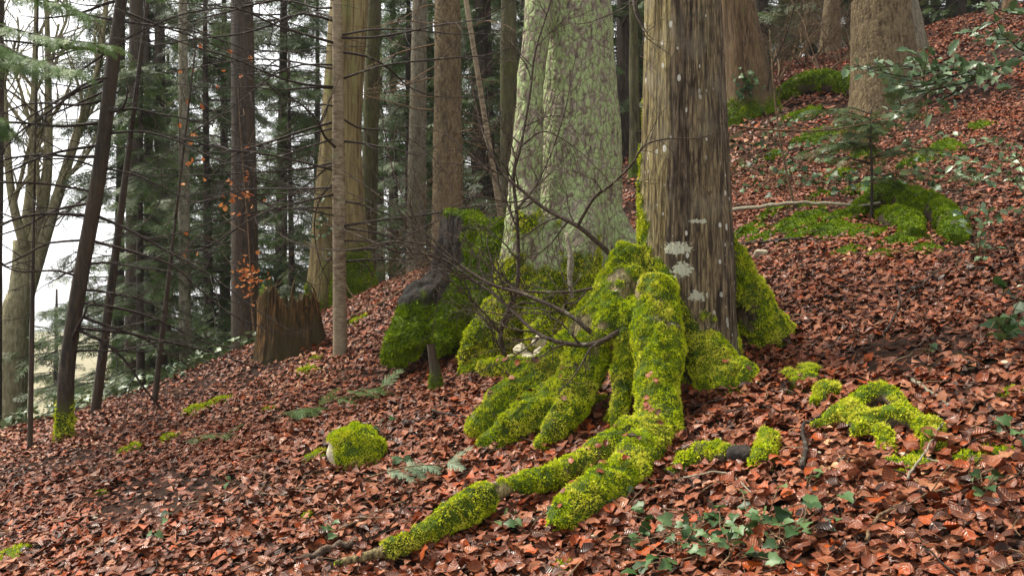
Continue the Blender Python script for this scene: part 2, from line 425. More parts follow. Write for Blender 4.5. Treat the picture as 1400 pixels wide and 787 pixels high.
M['holly'] = foliage('holly_leaf', [(0.0, srgb(74, 102, 62)), (0.5, srgb(108, 136, 92)), (1.0, srgb(148, 170, 132))], 0.34, 0.6, 0.15, True)
M['ivy'] = foliage('ivy_leaf', [(0.0, srgb(28, 56, 24)), (0.5, srgb(52, 84, 36)), (1.0, srgb(96, 124, 74))], 0.48, 0.45, 0.15, True)
M['ivy_mass'] = foliage('ivy_mass', [(0.0, srgb(44, 66, 34)), (0.5, srgb(76, 98, 58)), (1.0, srgb(124, 142, 106))], 0.4, 0.5, 0.15)
M['beech_orange'] = foliage('beech_orange', [(0.0, srgb(150, 82, 40)), (0.5, srgb(186, 112, 58)), (1.0, srgb(206, 142, 84))], 0.6, 0.3, 0.3, True)

# ------------------------------------------------------------------ ground sheet
def axis(lo, hi, near, fine, far_pow=1.7, n_far=60):
    a = np.arange(-near, near + 1e-6, fine)
    t = np.linspace(0, 1, n_far)[1:] ** far_pow
    return np.concatenate([-(near + t * (-lo - near))[::-1], a, near + t * (hi - near)])
gx = axis(-400, 400, 9, 0.13); gy = axis(-400, 500, 8, 0.13) + 8.5
XX, YY = np.meshgrid(gx, gy, indexing='ij'); ZZ = H(XX.ravel(), YY.ravel()).reshape(XX.shape)
nx, ny = XX.shape; idx = np.arange(nx * ny).reshape(nx, ny)
Fg = np.stack([idx[:-1, :-1], idx[1:, :-1], idx[1:, 1:], idx[:-1, 1:]], -1).reshape(-1, 4)
ground = link('ground', mesh_np('ground', np.stack([XX, YY, ZZ], -1), Fg, M['soil'], True, {'field': np.clip((YY.ravel() - np.interp(XX.ravel(), CX, CY) - 18) / 6, 0, 1) * (XX.ravel() < 8)}))
tag(ground, 'wooded hillside slope under russet beech leaf litter', 'ground', kind='structure')

# ------------------------------------------------------------------ beech leaf litter
def leaf_proto(fold, curl, rows=4, teeth=0.0, rg=None):
    t = np.linspace(0, 1, rows + 1)
    if rows == 2: t = np.array([0, 0.4, 1.0])
    w = 0.34 * np.sin(np.pi * t ** 0.85) ** 0.8; w[0] = 0.03; w[-1] = 0.0
    xm = t - 0.5; V = []; ph = rg.uniform(0, 6) if rg else 0
    for i in range(rows + 1):
        zc = curl * (xm[i] ** 2) * 1.6 + 0.05 * math.sin(i * 2.1 + ph)
        V += [(xm[i], 0, zc), (xm[i] + 0.03, w[i], zc + fold * w[i] + (rg.normal() * 0.06 if rg else 0)), (xm[i] + 0.03, -w[i], zc + fold * w[i] + (rg.normal() * 0.06 if rg else 0))]
    Fq = []
    for i in range(rows):
        a, b = 3 * i, 3 * i + 3
        if i < rows - 1: Fq += [(a, b, b + 1, a + 1), (a, a + 2, b + 2, b)]
        else: Fq += [(a, b, b, a + 1), (a, a + 2, b, b)]
    T = []
    for f in Fq:
        f = list(dict.fromkeys(f))
        T += [(f[0], f[1], f[2])] + ([(f[0], f[2], f[3])] if len(f) == 4 else [])
    return np.array(V), np.array(T)

def rot_from(nrm, spin, tilt_dir, tilt):
    """rotation matrices: local z -> normal tilted, spun about it"""
    N = len(nrm); a = np.where(np.abs(nrm[:, :1]) < 0.9, np.array([[1.0, 0, 0]]), np.array([[0, 1.0, 0]]))
    u = a - nrm * (a * nrm).sum(1, keepdims=True); u /= np.linalg.norm(u, axis=1, keepdims=True); w = np.cross(nrm, u)
    td = u * np.cos(tilt_dir)[:, None] + w * np.sin(tilt_dir)[:, None]
    z = nrm * np.cos(tilt)[:, None] + td * np.sin(tilt)[:, None]
    x = td * np.cos(tilt)[:, None] - nrm * np.sin(tilt)[:, None]; y = np.cross(z, x)
    X = x * np.cos(spin)[:, None] + y * np.sin(spin)[:, None]; Y = -x * np.sin(spin)[:, None] + y * np.cos(spin)[:, None]
    return np.stack([X, Y, z], -1)

def scatter(protos, P, Rm, S, rnd, local=None):
    Vs = []; Fs = []; A = []; n = 0; which = rng.integers(0, len(protos), len(P))
    for j, (pv, pf) in enumerate(protos):
        k = np.where(which == j)[0]
        if not len(k): continue
        V = np.einsum('nij,mj->nmi', Rm[k], pv) * S[k][:, None, None] + P[k][:, None]
        f = pf[None] + (np.arange(len(k)) * len(pv))[:, None, None] + n
        Vs.append(V.reshape(-1, 3)); Fs.append(f.reshape(-1, pf.shape[1])); A.append(np.repeat(rnd[k], len(pv))); local is not None and local.append(np.tile(pv[:, :2], (len(k), 1))); n += len(k) * len(pv)
    return np.concatenate(Vs), np.concatenate(Fs), np.concatenate(A)

near_protos = [leaf_proto(f, c, 4, rg=rng) for f, c in ((0.2, 0.25), (-0.2, 0.3), (0.4, -0.3), (0.1, 0.6), (-0.35, -0.3), (0.05, 0.1), (0.9, 0.6), (-0.1, 0.15), (0.12, -0.15), (0.0, 0.3))]
far_protos = [leaf_proto(f, c, 2, rg=rng) for f, c in ((0.4, 0.4), (-0.3, 0.5), (0.6, -0.3), (0.1, 0.2), (0.0, 0.5), (-0.2, -0.2))]
PADS_LOW = ((430, 628, 45), (182, 614, 34), (232, 600, 36), (295, 493, 28), (265, 492, 18), (268, 562, 40), (300, 550, 36), (15, 762, 60), (420, 508, 30), (370, 560, 22), (490, 440, 30), (430, 492, 20), (140, 675, 14), (420, 706, 14), (640, 490, 30), (700, 500, 26), (820, 552, 40), (835, 575, 30), (545, 382, 26), (515, 392, 40), (480, 400, 36))
PADS_UP = ((1175, 262, 40), (1235, 330, 60), (1160, 345, 40), (1260, 345, 50), (1085, 312, 60), (1040, 330, 40), (1150, 300, 50), (1105, 285, 40), (1180, 215, 50), (1060, 215, 40), (1100, 160, 50), (1250, 225, 50), (1340, 175, 40), (1110, 300, 60), (1060, 290, 40), (1140, 318, 80), (1020, 320, 60), (1090, 325, 50), (1190, 322, 60), (1120, 268, 30), (1070, 240, 30), (1150, 240, 40), (1120, 190, 60), (1330, 630, 60), (1365, 625, 50), (1385, 540, 40), (1240, 640, 70), (1210, 350, 40), (1045, 300, 30), (1290, 205, 60))
PADC = [(G(u, v), w / F * G(u, v)[1] / 2) for u, v, w in PADS_LOW + PADS_UP]
def litter_points(y0, y1, rho):
    A = (y1 - y0) * (2 * (0.60 * y1 + 1.2)); n = int(A * rho)
    y = rng.uniform(y0, y1, n); x = rng.uniform(-1, 1, n) * (0.60 * y1 + 1.2)
    k = np.abs(x) < 0.54 * y + 0.8
    x, y = x[k], y[k]
    s = y - np.interp(x, CX, CY)
    k = s < np.where(x < 2, 0.7, 2.0)
    x, y = x[k], y[k]
    bare = fbm(np.stack([x * 0.8, y * 0.8, 0 * x], -1), 3, 21)
    k = rng.random(len(x)) > np.clip((bare - 0.22) * 4, 0, 0.8)
    x, y = x[k], y[k]
    k = np.ones(len(x), bool)
    for c_, r_ in PADC: k &= ~(((x - c_[0]) ** 2 + ((y - c_[1]) / 0.85) ** 2 < (r_ * 0.85) ** 2) & (rng.random(len(x)) < 0.8))
    return x[k], y[k]
def litter(x, y, smin, smax, tilt):
    N = len(x); nr = HN(x, y)
    stack = rng.random(N) ** 1.5
    P = np.stack([x, y, H(x, y) + 0.004 + stack * 0.05 + 0.02 * fbm(np.stack([x * 6, y * 6, 0 * x], -1), 2, 9)], -1)
    Rm = rot_from(nr, rng.uniform(0, 6.283, N), rng.uniform(0, 6.283, N), np.abs(rng.normal(0, tilt, N)) * (0.55 + 0.9 * (rng.random(N) < 0.2)))
    S = smin + (smax - smin) * rng.random(N) ** 0.8
    c = np.clip(rng.random(N) * 0.8 + 0.35 * fbm(P * 1.1, 3, 31) + 0.1, 0, 1)
    return P, Rm, S, c
xa, ya = litter_points(3.2, 8.0, 1300)
P, Rm, S, c = litter(xa, ya, 0.025, 0.098, 0.42)
u_ = 700 + F * P[:, 0] / P[:, 1]; v_ = 393.5 - F * P[:, 2] / P[:, 1]
vis = np.where((u_ > 20) & (u_ < 1380) & (v_ < 770) & (v_ > 600))[0]
top = vis[np.argsort(-(S[vis] / P[vis, 1] + 0.002 * (P[vis, 2] - H(P[vis, 0], P[vis, 1])) / 0.05 + 0.001 * rng.random(len(vis))))][:300]
lm = [mesh_np('leaf', pv, pf, M['leaf'], True, {'lu': pv[:, 0], 'lv': pv[:, 1]}) for pv, pf in near_protos]
for q, i in enumerate(top):
    o = link('leaf', lm[q % len(lm)], ground)
    mw = Matrix([list(Rm[i][r]) + [P[i][r]] for r in range(3)] + [[0, 0, 0, 1]])
    mw.translation.z += 0.02
    o.matrix_world = mw @ Matrix.Scale(S[i], 4)
keep = np.ones(len(P), bool); keep[top] = False
LOC = []
kn = keep & (P[:, 1] < 5.6) & (S > 0.045); kf = keep & ~kn
V1, F1, A1 = scatter(near_protos, P[kn], Rm[kn], S[kn], c[kn], LOC)
V0, F0, A0 = scatter(far_protos, P[kf], Rm[kf], S[kf], c[kf], LOC)
F1 = np.concatenate([F1, F0 + len(V1)]); V1 = np.concatenate([V1, V0]); A1 = np.concatenate([A1, A0])
xa, ya = litter_points(8.0, 13.0, 900); P, Rm, S, c = litter(xa, ya, 0.035, 0.08, 0.4); V2, F2, A2 = scatter(far_protos, P, Rm, S, c, LOC)
xa, ya = litter_points(13.0, 32.0, 170); P, Rm, S, c = litter(xa, ya, 0.065, 0.125, 0.4); V3, F3, A3 = scatter(far_protos, P, Rm, S, c, LOC); LOC = np.concatenate(LOC)
nt_ = 3000; yt = 3.2 + 9 * rng.random(nt_) ** 1.3; xt = rng.uniform(-1, 1, nt_) * (0.56 * yt + 0.4)
s_ = yt - np.interp(xt, CX, CY); xt, yt = xt[s_ < 0.5], yt[s_ < 0.5]; nt_ = len(xt)
tp_ = [(lambda q: (q[0], tri_of(q[1])))(tube(np.array([[-.5, 0, 0], [-.1, b_, .02], [.2, -b_, .03], [.5, b_ * .5, 0]]), [.02, .022, .018, .01], 3, False)[:2]) for b_ in (.06, -.04, .1, .02)]
Vt, Ft, At = scatter(tp_, np.stack([xt, yt, H(xt, yt) + rng.uniform(.03, .065, nt_)], -1), rot_from(HN(xt, yt), rng.uniform(0, 6.3, nt_), rng.uniform(0, 6.3, nt_), np.abs(rng.normal(0, .2, nt_))), .05 + .2 * rng.random(nt_) ** 3, rng.random(nt_))
k = NT('twig_debris', .8, .3); k.color(k.ramp(k.attr('rnd'), [(0, srgb(30, 23, 18)), (.5, srgb(66, 48, 34)), (1, srgb(140, 116, 88))])); M['debris'] = k.m
tag(link('twig_litter', mesh_np('twig_litter', Vt, Ft, M['debris'], True, {'rnd': At}), ground), kind='stuff')
lo = link('leaf_litter', mesh_np('leaf_litter', np.concatenate([V1, V2, V3]), np.concatenate([F1, F2 + len(V1), F3 + len(V1) + len(V2)]), M['litter'], True, {'rnd': np.concatenate([A1, A2, A3]), 'lu': LOC[:, 0], 'lv': LOC[:, 1]}), ground)
tag(lo, kind='stuff')

# ------------------------------------------------------------------ moss
def moss_tufts(V, Fa, mask, dens, length, width=0.0032, blades=2):
    """small leafy shoots standing on a surface where mask (per vertex) is high"""
    T = tri_of(Fa); a, b, c = V[T[:, 0]], V[T[:, 1]], V[T[:, 2]]
    nn = np.cross(b - a, c - a); ar = np.linalg.norm(nn, axis=1) / 2
    mk = mask[T].mean(1); w = ar * np.clip((mk - 0.35) * 3, 0, 1)
    # what faces straight away from the camera side is never seen: fewer shoots there
    n_ = nn / (2 * ar[:, None] + 1e-12)
    w = w * np.where(n_[:, 1] > 0.55, 0.25, 1.0)
    N = int(w.sum() * dens * 0.72)
    if N < 3: return None
    k = rng.choice(len(T), N, p=w / w.sum()); r1 = np.sqrt(rng.random(N))[:, None]; r2 = rng.random(N)[:, None]
    P = a[k] * (1 - r1) + b[k] * r1 * (1 - r2) + c[k] * r1 * r2; n = n_[k]
    lump = np.clip(0.5 + 0.8 * fbm(P * 20, 2, 41) + 0.35 * fbm(P * 60, 1, 43), 0, 1.2)
    mb = MB()
    for j in range(blades):
        d = n + rng.normal(size=(N, 3)) * 0.55 + np.array([0, 0, -0.1]); d /= np.linalg.norm(d, axis=1, keepdims=True)
        s = np.cross(d, rng.normal(size=(N, 3))); s /= np.linalg.norm(s, axis=1, keepdims=True)
        L = (length * (0.45 + 0.9 * rng.random(N)) * (0.35 + 1.2 * lump))[:, None]; W = 1.2 * width * (0.7 + 0.7 * rng.random(N))[:, None]
        base = P - n * 0.004
        tri = np.stack([base - s * W, base + s * W, base + d * L], 1).reshape(-1, 3)
        rr = np.repeat(np.clip(rng.normal(0.45, 0.25, N) * 0.6 + lump * 0.45 - 0.05, 0, 1), 3)
        mb.add(tri, np.arange(3 * N).reshape(-1, 3), rnd=rr)
    return mb

def remesh(tubes, voxel, smooth=5):
    """union of closed tubes as one skin"""
    mb = MB()
    for (Pp, rad, n) in tubes: add_tube(mb, Pp, rad, n)
    me = mb.mesh('tmp', M['soil']); o = link('tmp', me)
    md = o.modifiers.new('r', 'REMESH'); md.mode = 'VOXEL'; md.voxel_size = voxel; md.adaptivity = 0
    if smooth: s = o.modifiers.new('s', 'SMOOTH'); s.iterations = smooth; s.factor = 0.5
    dg = bpy.context.evaluated_depsgraph_get(); ev = o.evaluated_get(dg); m2 = ev.to_mesh()
    V = np.empty(len(m2.vertices) * 3, np.float32); m2.vertices.foreach_get('co', V); V = V.reshape(-1, 3).astype(float)
    m2.calc_loop_triangles()
    L = np.empty(len(m2.loops), np.int32); m2.loops.foreach_get('vertex_index', L)
    tot = np.empty(len(m2.polygons), np.int32); m2.polygons.foreach_get('loop_total', tot)
    if (tot == 4).all(): Fa = L.reshape(-1, 4)
    else:
        Fa = np.empty(len(m2.loop_triangles) * 3, np.int32); m2.loop_triangles.foreach_get('vertices', Fa); Fa = Fa.reshape(-1, 3)
    ev.to_mesh_clear(); bpy.data.objects.remove(o); bpy.data.meshes.remove(me)
    return V, Fa
def vnormals(V, Fa):
    n = np.zeros_like(V); T = tri_of(Fa); nn = np.cross(V[T[:, 1]] - V[T[:, 0]], V[T[:, 2]] - V[T[:, 0]])
    for j in range(3): 
        for ax in range(3): n[:, ax] += np.bincount(T[:, j], nn[:, ax], len(V))
    return n / (np.linalg.norm(n, axis=1, keepdims=True) + 1e-12)
def seg_dist(V, P, rad):
    """signed distance to a tapered polyline tube, and the parameter along it"""
    best = np.full(len(V), 1e9); bt = np.zeros(len(V))
    for i in range(len(P) - 1):
        d = P[i + 1] - P[i]; t = np.clip(((V - P[i]) @ d) / (d @ d + 1e-12), 0, 1)
        q = np.linalg.norm(V - (P[i] + t[:, None] * d), axis=1) - (rad[i] * (1 - t) + rad[i + 1] * t)
        k = q < best; best[k] = q[k]; bt[k] = (i + t[k]) / (len(P) - 1)
    return best, bt
def submesh(V, Fa, fsel, attrs):
    f = Fa[fsel]; u, inv = np.unique(f, return_inverse=True)
    return V[u], inv.reshape(f.shape), {k: a[u] for k, a in attrs.items()}

def rooted(root, trunk, roots, voxel, mats, mossf, ridgef, dens, blen, extra=None, upper=None, moss_mat='moss', crustf=None, bandf=None, lump=0.02, bw=0.0032):
    """trunk + roots as one continuous skin, split into its parts, with moss on it"""
    off = off_of(root)
    tubes = [(smoothpath(trunk[0], 40), np.interp(np.linspace(0, 1, 40), np.linspace(0, 1, len(trunk[1])), trunk[1]), 40)]
    rp = []
    for Pp, rr in roots:
        n = 36; Q = smoothpath(Pp, n); q = np.interp(np.linspace(0, 1, n), np.linspace(0, 1, len(rr)), rr)
        w = np.stack([fbm(np.stack([np.linspace(0, 6, n), np.full(n, 3.7 * len(rp)), np.full(n, j * 9.1)], -1), 2, 50) for j in range(3)], -1)
        Q = Q + w * q[:, None] * 0.3; q = q * (1.05 + 0.16 * fbm(np.stack([np.linspace(0, 7, n), np.full(n, 5.1 * len(rp)), np.zeros(n)], -1), 2, 60))
        rp.append((Q, q)); tubes.append((Q, q, 20))
    V, Fa = remesh(tubes + (extra or []), voxel, 22)
    D = [seg_dist(V, tubes[0][0], tubes[0][1])] + [seg_dist(V, Q, q) for Q, q in rp]
    dd = np.stack([d[0] for d in D], 1); dd[:, 0] -= 0.012; pid = dd.argmin(1); tt = np.stack([d[1] for d in D], 1)[np.arange(len(V)), pid]
    nr = vnormals(V, Fa)
    moss = np.clip(mossf(V, pid, tt, nr), 0, 1)
    rid = ridgef(V)
    V = V + nr * ((1 - moss) * rid[1] + moss * (0.006 + lump * 0.8 * fbm(V * 4.5, 2, 69) + lump * 0.8 * fbm(V * 11, 3, 71) + lump * 0.9 * np.maximum(fbm(V * 34, 2, 75), -0.3)))[:, None]
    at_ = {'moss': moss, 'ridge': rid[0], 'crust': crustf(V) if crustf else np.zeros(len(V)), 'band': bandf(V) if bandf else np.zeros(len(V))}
    fp = pid[Fa[:, 0]]
    for i in range(len(rp) + 1):
        sel = fp == i
        if sel.sum() < 20: continue
        v, f, a = submesh(V, Fa, sel, at_)
        if i == 0 and upper is not None:
            mb = MB(); mb.add(v, f, **a); add_tube(mb, upper[0], upper[1], 40, 0, True, moss=0.0, ridge=0.4, crust=0.0); part = mb.build('trunk', mats[0], root)
        else:
            part = link('trunk' if i == 0 else 'root', mesh_np('trunk' if i == 0 else 'root', v - off, f, mats[0] if i == 0 else mats[min(1, len(mats) - 1)], True, a), root)
        mt = moss_tufts(v, f, a['moss'], dens, blen, bw)
        if mt: tag_stuff(mt.build('moss', M[moss_mat], part if i else part))
    return V, Fa, nr

# ------------------------------------------------------------------ the big foreground tree
b = at(938, 6.75); TB = b.copy()
tree = thing('mossy_rooted_tree', 'big fissured brown trunk with white lichen spots and thick bright mossy roots', 'tree', b)
top_ = px(933, 0, 6.75)
ax = [b + (0.02, 0, -0.45), b + (0.01, 0, 0.0), px(938, 395, 6.75), px(936, 200, 6.75), top_, top_ + (top_ - px(936, 200, 6.75)) * 0.9]
RR = lambda w, d: w / F * d
rad = [0.36, 0.35, RR(66, 6.75), RR(59, 6.75), RR(52, 6.75), RR(48, 6.75)]
roots = [
    # the front root that runs down to the litter
    ([px(893, 385, 6.47), px(892, 450, 6.3), px(900, 520, 6.07), px(900, 575, 5.84), px(872, 622, 5.54), px(822, 668, 5.22), px(778, 700, 5.02), px(758, 720, 4.93)], [0.11, 0.145, 0.135, 0.13, 0.13, 0.115, 0.09, 0.04]),
    # its branch that snakes to the thin bare end
    ([px(868, 585, 5.74), px(816, 622, 5.6), px(758, 650, 5.45), px(700, 666, 5.38), px(655, 686, 5.28), px(610, 712, 5.15), px(560, 738, 5.05), px(510, 757, 4.98), px(455, 771, 4.95)], [0.085, 0.075, 0.062, 0.052, 0.078, 0.066, 0.05, 0.035, 0.02]),
    # sinewy roots on the far side of the hollow
    ([px(866, 335, 6.7), px(838, 410, 6.65), px(805, 462, 6.65), px(765, 500, 6.68), px(720, 530, 6.66), px(682, 556, 6.6), px(645, 590, 6.55)], [0.09, 0.14, 0.155, 0.15, 0.14, 0.105, 0.05]),
    ([px(818, 462, 6.55), px(795, 510, 6.5), px(750, 552, 6.42), px(705, 582, 6.38), px(655, 612, 6.35)], [0.13, 0.145, 0.13, 0.10, 0.04]),
    ([px(800, 500, 6.45), px(782, 548, 6.32), px(762, 585, 6.2), px(735, 612, 6.12)], [0.12, 0.105, 0.075, 0.03]),
    ([px(870, 425, 6.42), px(852, 490, 6.36), px(848, 545, 6.22), px(838, 582, 6.12)], [0.085, 0.06, 0.05, 0.025]),
    ([px(862, 375, 6.6), px(840, 420, 6.5), px(826, 455, 6.45), px(808, 490, 6.42)], [0.09, 0.09, 0.075, 0.055]),
    ([px(905, 585, 5.82), px(928, 608, 5.76), px(938, 630, 5.66)], [0.09, 0.06, 0.02]),
    ([px(730, 540, 6.6), px(715, 505, 6.85), px(690, 500, 7.0), px(655, 505, 7.1)], [0.08, 0.08, 0.06, 0.03]),
    # two buttresses on the uphill side
    ([px(950, 455, 6.55), px(972, 500, 6.4), px(1005, 535, 6.3), px(1040, 560, 6.2), px(1062, 572, 6.15)], [0.10, 0.17, 0.18, 0.14, 0.05]),
    ([px(990, 320, 6.85), px(1008, 390, 6.9), px(1040, 440, 6.95), px(1068, 470, 7.0), px(1088, 492, 7.0)], [0.07, 0.14, 0.16, 0.12, 0.05]),
    # root crossing the litter farther out
    ([px(1075, 525, 6.15), px(1100, 532, 5.98), px(1130, 545, 5.85), px(1158, 556, 5.75), px(1190, 560, 5.68)], [0.075, 0.085, 0.065, 0.05, 0.05]),
]
def mossf(V, pid, t, nr):
    n = fbm(V * 4.2, 3, 81) * 0.7 + fbm(V * 17, 2, 83) * 0.35 - 0.35 * np.clip(-nr[:, 2] - 0.1, 0, 1)
    u = 700 + F * V[:, 0] / V[:, 1]; hh = V[:, 2] - TB[2]
    m = np.where(pid == 0, 0.85 - 1.15 * (hh - 0.10), 0.80)
    ang = np.arctan2(V[:, 0] - TB[0], -(V[:, 1] - TB[1]))        # 0 towards the viewer, + uphill side
    m = m + np.where(pid == 0, np.clip(-ang - 0.5, 0, 1.2) * 1.1 - np.clip(ang + 0.2, 0, 0.9) * 0.9 + np.clip(ang - 1.0, 0, 1) * 1.3, 0)
    m = np.where((pid == 1), np.where(t < 0.1, 0.7, 0.86), m)
    m = np.where((pid == 2), np.where(t > 0.84, 0.15, np.where((t > 0.36) & (t < 0.44), 0.45, 0.85)), m)
    m = np.where((pid == 10) & (t < 0.1), 0.6, m)
    m = np.where(pid == 12, np.where((t > 0.4) & (t < 0.8), 0.25, 0.75), m)
    return np.clip((m + n - 0.42) * 5, 0, 1)
def ridge_main(V):
    a = np.arctan2(V[:, 1] - TB[1], V[:, 0] - TB[0]) * 0.3
    q = np.stack([a * 58 + 0.8 * fbm(V * (3, 3, 1.5), 2, 90), V[:, 2] * 1.8, np.zeros(len(V))], -1)
    r = np.clip(0.5 + 1.5 * fbm(q, 2, 91), 0, 1)
    r = np.clip(r, 0, 1)
    g = fbm(V * (1.6, 1.6, 0.5), 2, 93)
    return np.clip(0.5 + 0.9 * (r - 0.5), 0, 1), 0.010 * r + 0.012 * g - 0.006
def crust(V):
    u = 700 + F * V[:, 0] / V[:, 1]; v = 393.5 - F * V[:, 2] / V[:, 1]
    hh = V[:, 2] - TB[2]; a = np.arctan2(V[:, 0] - TB[0], -(V[:, 1] - TB[1]))
    k = np.exp(-((hh - 0.86) / 0.05) ** 2 - ((a + 0.35) / 0.4) ** 2) + 0.95 * np.exp(-((hh - 0.72) / 0.06) ** 2 - ((a + 0.25) / 0.3) ** 2) + 0.9 * np.exp(-((hh - 1.03) / 0.02) ** 2 - ((a - 0.1) / 0.28) ** 2) \
        + 0.8 * np.exp(-((hh - 0.55) / 0.05) ** 2 - ((a - 0.05) / 0.3) ** 2)
    return np.clip(k * 1.3, 0, 1)
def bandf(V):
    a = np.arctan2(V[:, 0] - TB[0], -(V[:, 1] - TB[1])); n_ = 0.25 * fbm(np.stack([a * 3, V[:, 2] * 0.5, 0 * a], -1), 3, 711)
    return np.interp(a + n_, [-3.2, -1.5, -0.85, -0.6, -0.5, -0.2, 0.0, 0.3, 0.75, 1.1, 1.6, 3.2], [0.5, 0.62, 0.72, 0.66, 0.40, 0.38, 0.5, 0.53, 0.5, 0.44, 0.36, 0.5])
up0 = ax[-1]
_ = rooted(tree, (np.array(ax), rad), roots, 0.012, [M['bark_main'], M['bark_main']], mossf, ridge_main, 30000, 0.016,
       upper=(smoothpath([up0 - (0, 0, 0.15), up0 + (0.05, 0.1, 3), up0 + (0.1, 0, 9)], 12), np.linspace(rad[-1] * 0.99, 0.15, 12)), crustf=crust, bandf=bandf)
MR = _

def trapped(MRx, n, zmax, smin, smax):
    V, Fa, nr = MRx; k_ = np.where((nr[:, 2] > 0.55) & (V[:, 2] < zmax))[0]; k_ = rng.choice(k_, n)
    P = V[k_] + nr[k_] * 0.012; Rm = rot_from(nr[k_], rng.uniform(0, 6.3, n), rng.uniform(0, 6.3, n), np.abs(rng.normal(0, .3, n)))
    L_ = []; v, f, a = scatter(near_protos, P, Rm, rng.uniform(smin, smax, n), rng.random(n), L_); L_ = np.concatenate(L_)
    tag(link('leaf_litter', mesh_np('leaf_litter', v, f, M['litter'], True, {'rnd': a, 'lu': L_[:, 0], 'lv': L_[:, 1]}), ground), kind='stuff')
trapped(MR, 60, -0.45, .03, .065)
def banked(MRx, n, smin, smax):
    V, Fa, nr = MRx; hg = V[:, 2] - H(V[:, 0], V[:, 1]); k_ = np.where((hg > 0.02) & (hg < 0.07) & (nr[:, 2] > -0.3))[0]; k_ = rng.choice(k_, n)
    P = V[k_] + nr[k_] * rng.uniform(.01, .05, n)[:, None]; Rm = rot_from(np.stack([nr[k_, 0] * .5, nr[k_, 1] * .5, np.full(n, 1.)], -1) / np.linalg.norm(np.stack([nr[k_, 0] * .5, nr[k_, 1] * .5, np.full(n, 1.)], -1), axis=1, keepdims=True), rng.uniform(0, 6.3, n), rng.uniform(0, 6.3, n), np.abs(rng.normal(0, .5, n)))
    L_ = []; v, f, a = scatter(near_protos, P, Rm, rng.uniform(smin, smax, n), rng.random(n), L_); L_ = np.concatenate(L_)
    tag(link('leaf_litter', mesh_np('leaf_litter', v, f, M['litter'], True, {'rnd': a, 'lu': L_[:, 0], 'lv': L_[:, 1]}), ground), kind='stuff')
banked(MR, 700, .035, .09)
# ------------------------------------------------------------------ the lichen-covered spruce behind it
b = at(782, 8.7); SB = b.copy()
spruce = thing('lichen_spruce', 'thick pale green lichen covered trunk with a narrower stem fused to its side', 'tree', b)
d = 8.7
ax = [b + (0.0, 0, -0.5), b + (0, 0, 0.05), px(790, 330, d), px(794, 200, d), px(792, 90, d), px(790, 0, d), px(788, -70, d)]
rad = [0.66, 0.52, RR(60, d), RR(55, d), RR(49, d), RR(46, d), RR(44, d)]
roots = [
    ([px(738, -70, 8.5), px(732, 20, 8.46), px(728, 130, 8.42), px(720, 230, 8.36), px(708, 330, 8.25), px(695, 420, 8.15), px(680, 500, 8.05)], [0.105, 0.11, 0.115, 0.14, 0.17, 0.15, 0.07]),
    ([px(790, 250, 8.45), px(792, 330, 8.28), px(800, 400, 8.1), px(806, 460, 7.9)], [0.12, 0.17, 0.16, 0.06]),
    ([px(750, 300, 8.4), px(748, 380, 8.2), px(742, 440, 8.0), px(738, 480, 7.85)], [0.12, 0.17, 0.15, 0.06]),
    ([px(835, 290, 8.6), px(850, 360, 8.55), px(862, 420, 8.4)], [0.13, 0.17, 0.1]),
    ([px(700, 400, 8.3), px(660, 455, 8.15), px(630, 495, 8.0)], [0.12, 0.1, 0.04]),
]
def mossf2(V, pid, t, nr):
    n = fbm(V * 3.4, 3, 181) * 0.6 + fbm(V * 15, 2, 183) * 0.25
    v = V[:, 2] - SB[2]
    m = 1.05 - 1.0 * (v - 0.35) + np.where(pid == 1, 0.1, 0) + np.where(pid == 4, -0.55, 0) + np.where((pid == 0) & (V[:, 0] > SB[0] + 0.1), -0.35, 0)
    return np.clip((m + n - 0.55) * 4, 0, 1)
def ridge_flake(V):
    r = fbm(V * (16, 16, 9), 2, 95); g = fbm(V * (2, 2, 0.6), 2, 97)
    return np.clip(0.5 + 0.7 * r, 0, 1), 0.012 * r + 0.016 * g
up0 = ax[-1]
rooted(spruce, (np.array(ax), rad), roots, 0.018, [M['bark_lichen'], M['bark_lichen']], mossf2, ridge_flake, 12000, 0.02,
       upper=(smoothpath([up0 - (0, 0, 0.2), up0 + (0, 0.1, 4), up0 + (0.1, 0, 12)], 12), np.linspace(rad[-1] * 0.99, 0.14, 12)), lump=0.03, bw=0.0042)
mb = MB()                                                             # torn strip of bare wood on the front root
Q = smoothpath([px(774, 318, 8.02), px(780, 350, 7.98), px(779, 385, 7.94), px(783, 408, 7.9)], 10)
add_tube(mb, Q, np.interp(np.linspace(0, 1, 10), [0, .5, 1], [0.018, 0.03, 0.012]), 6, rough=0.4)
mb.build('torn_wood', M['twig_pale'], spruce)

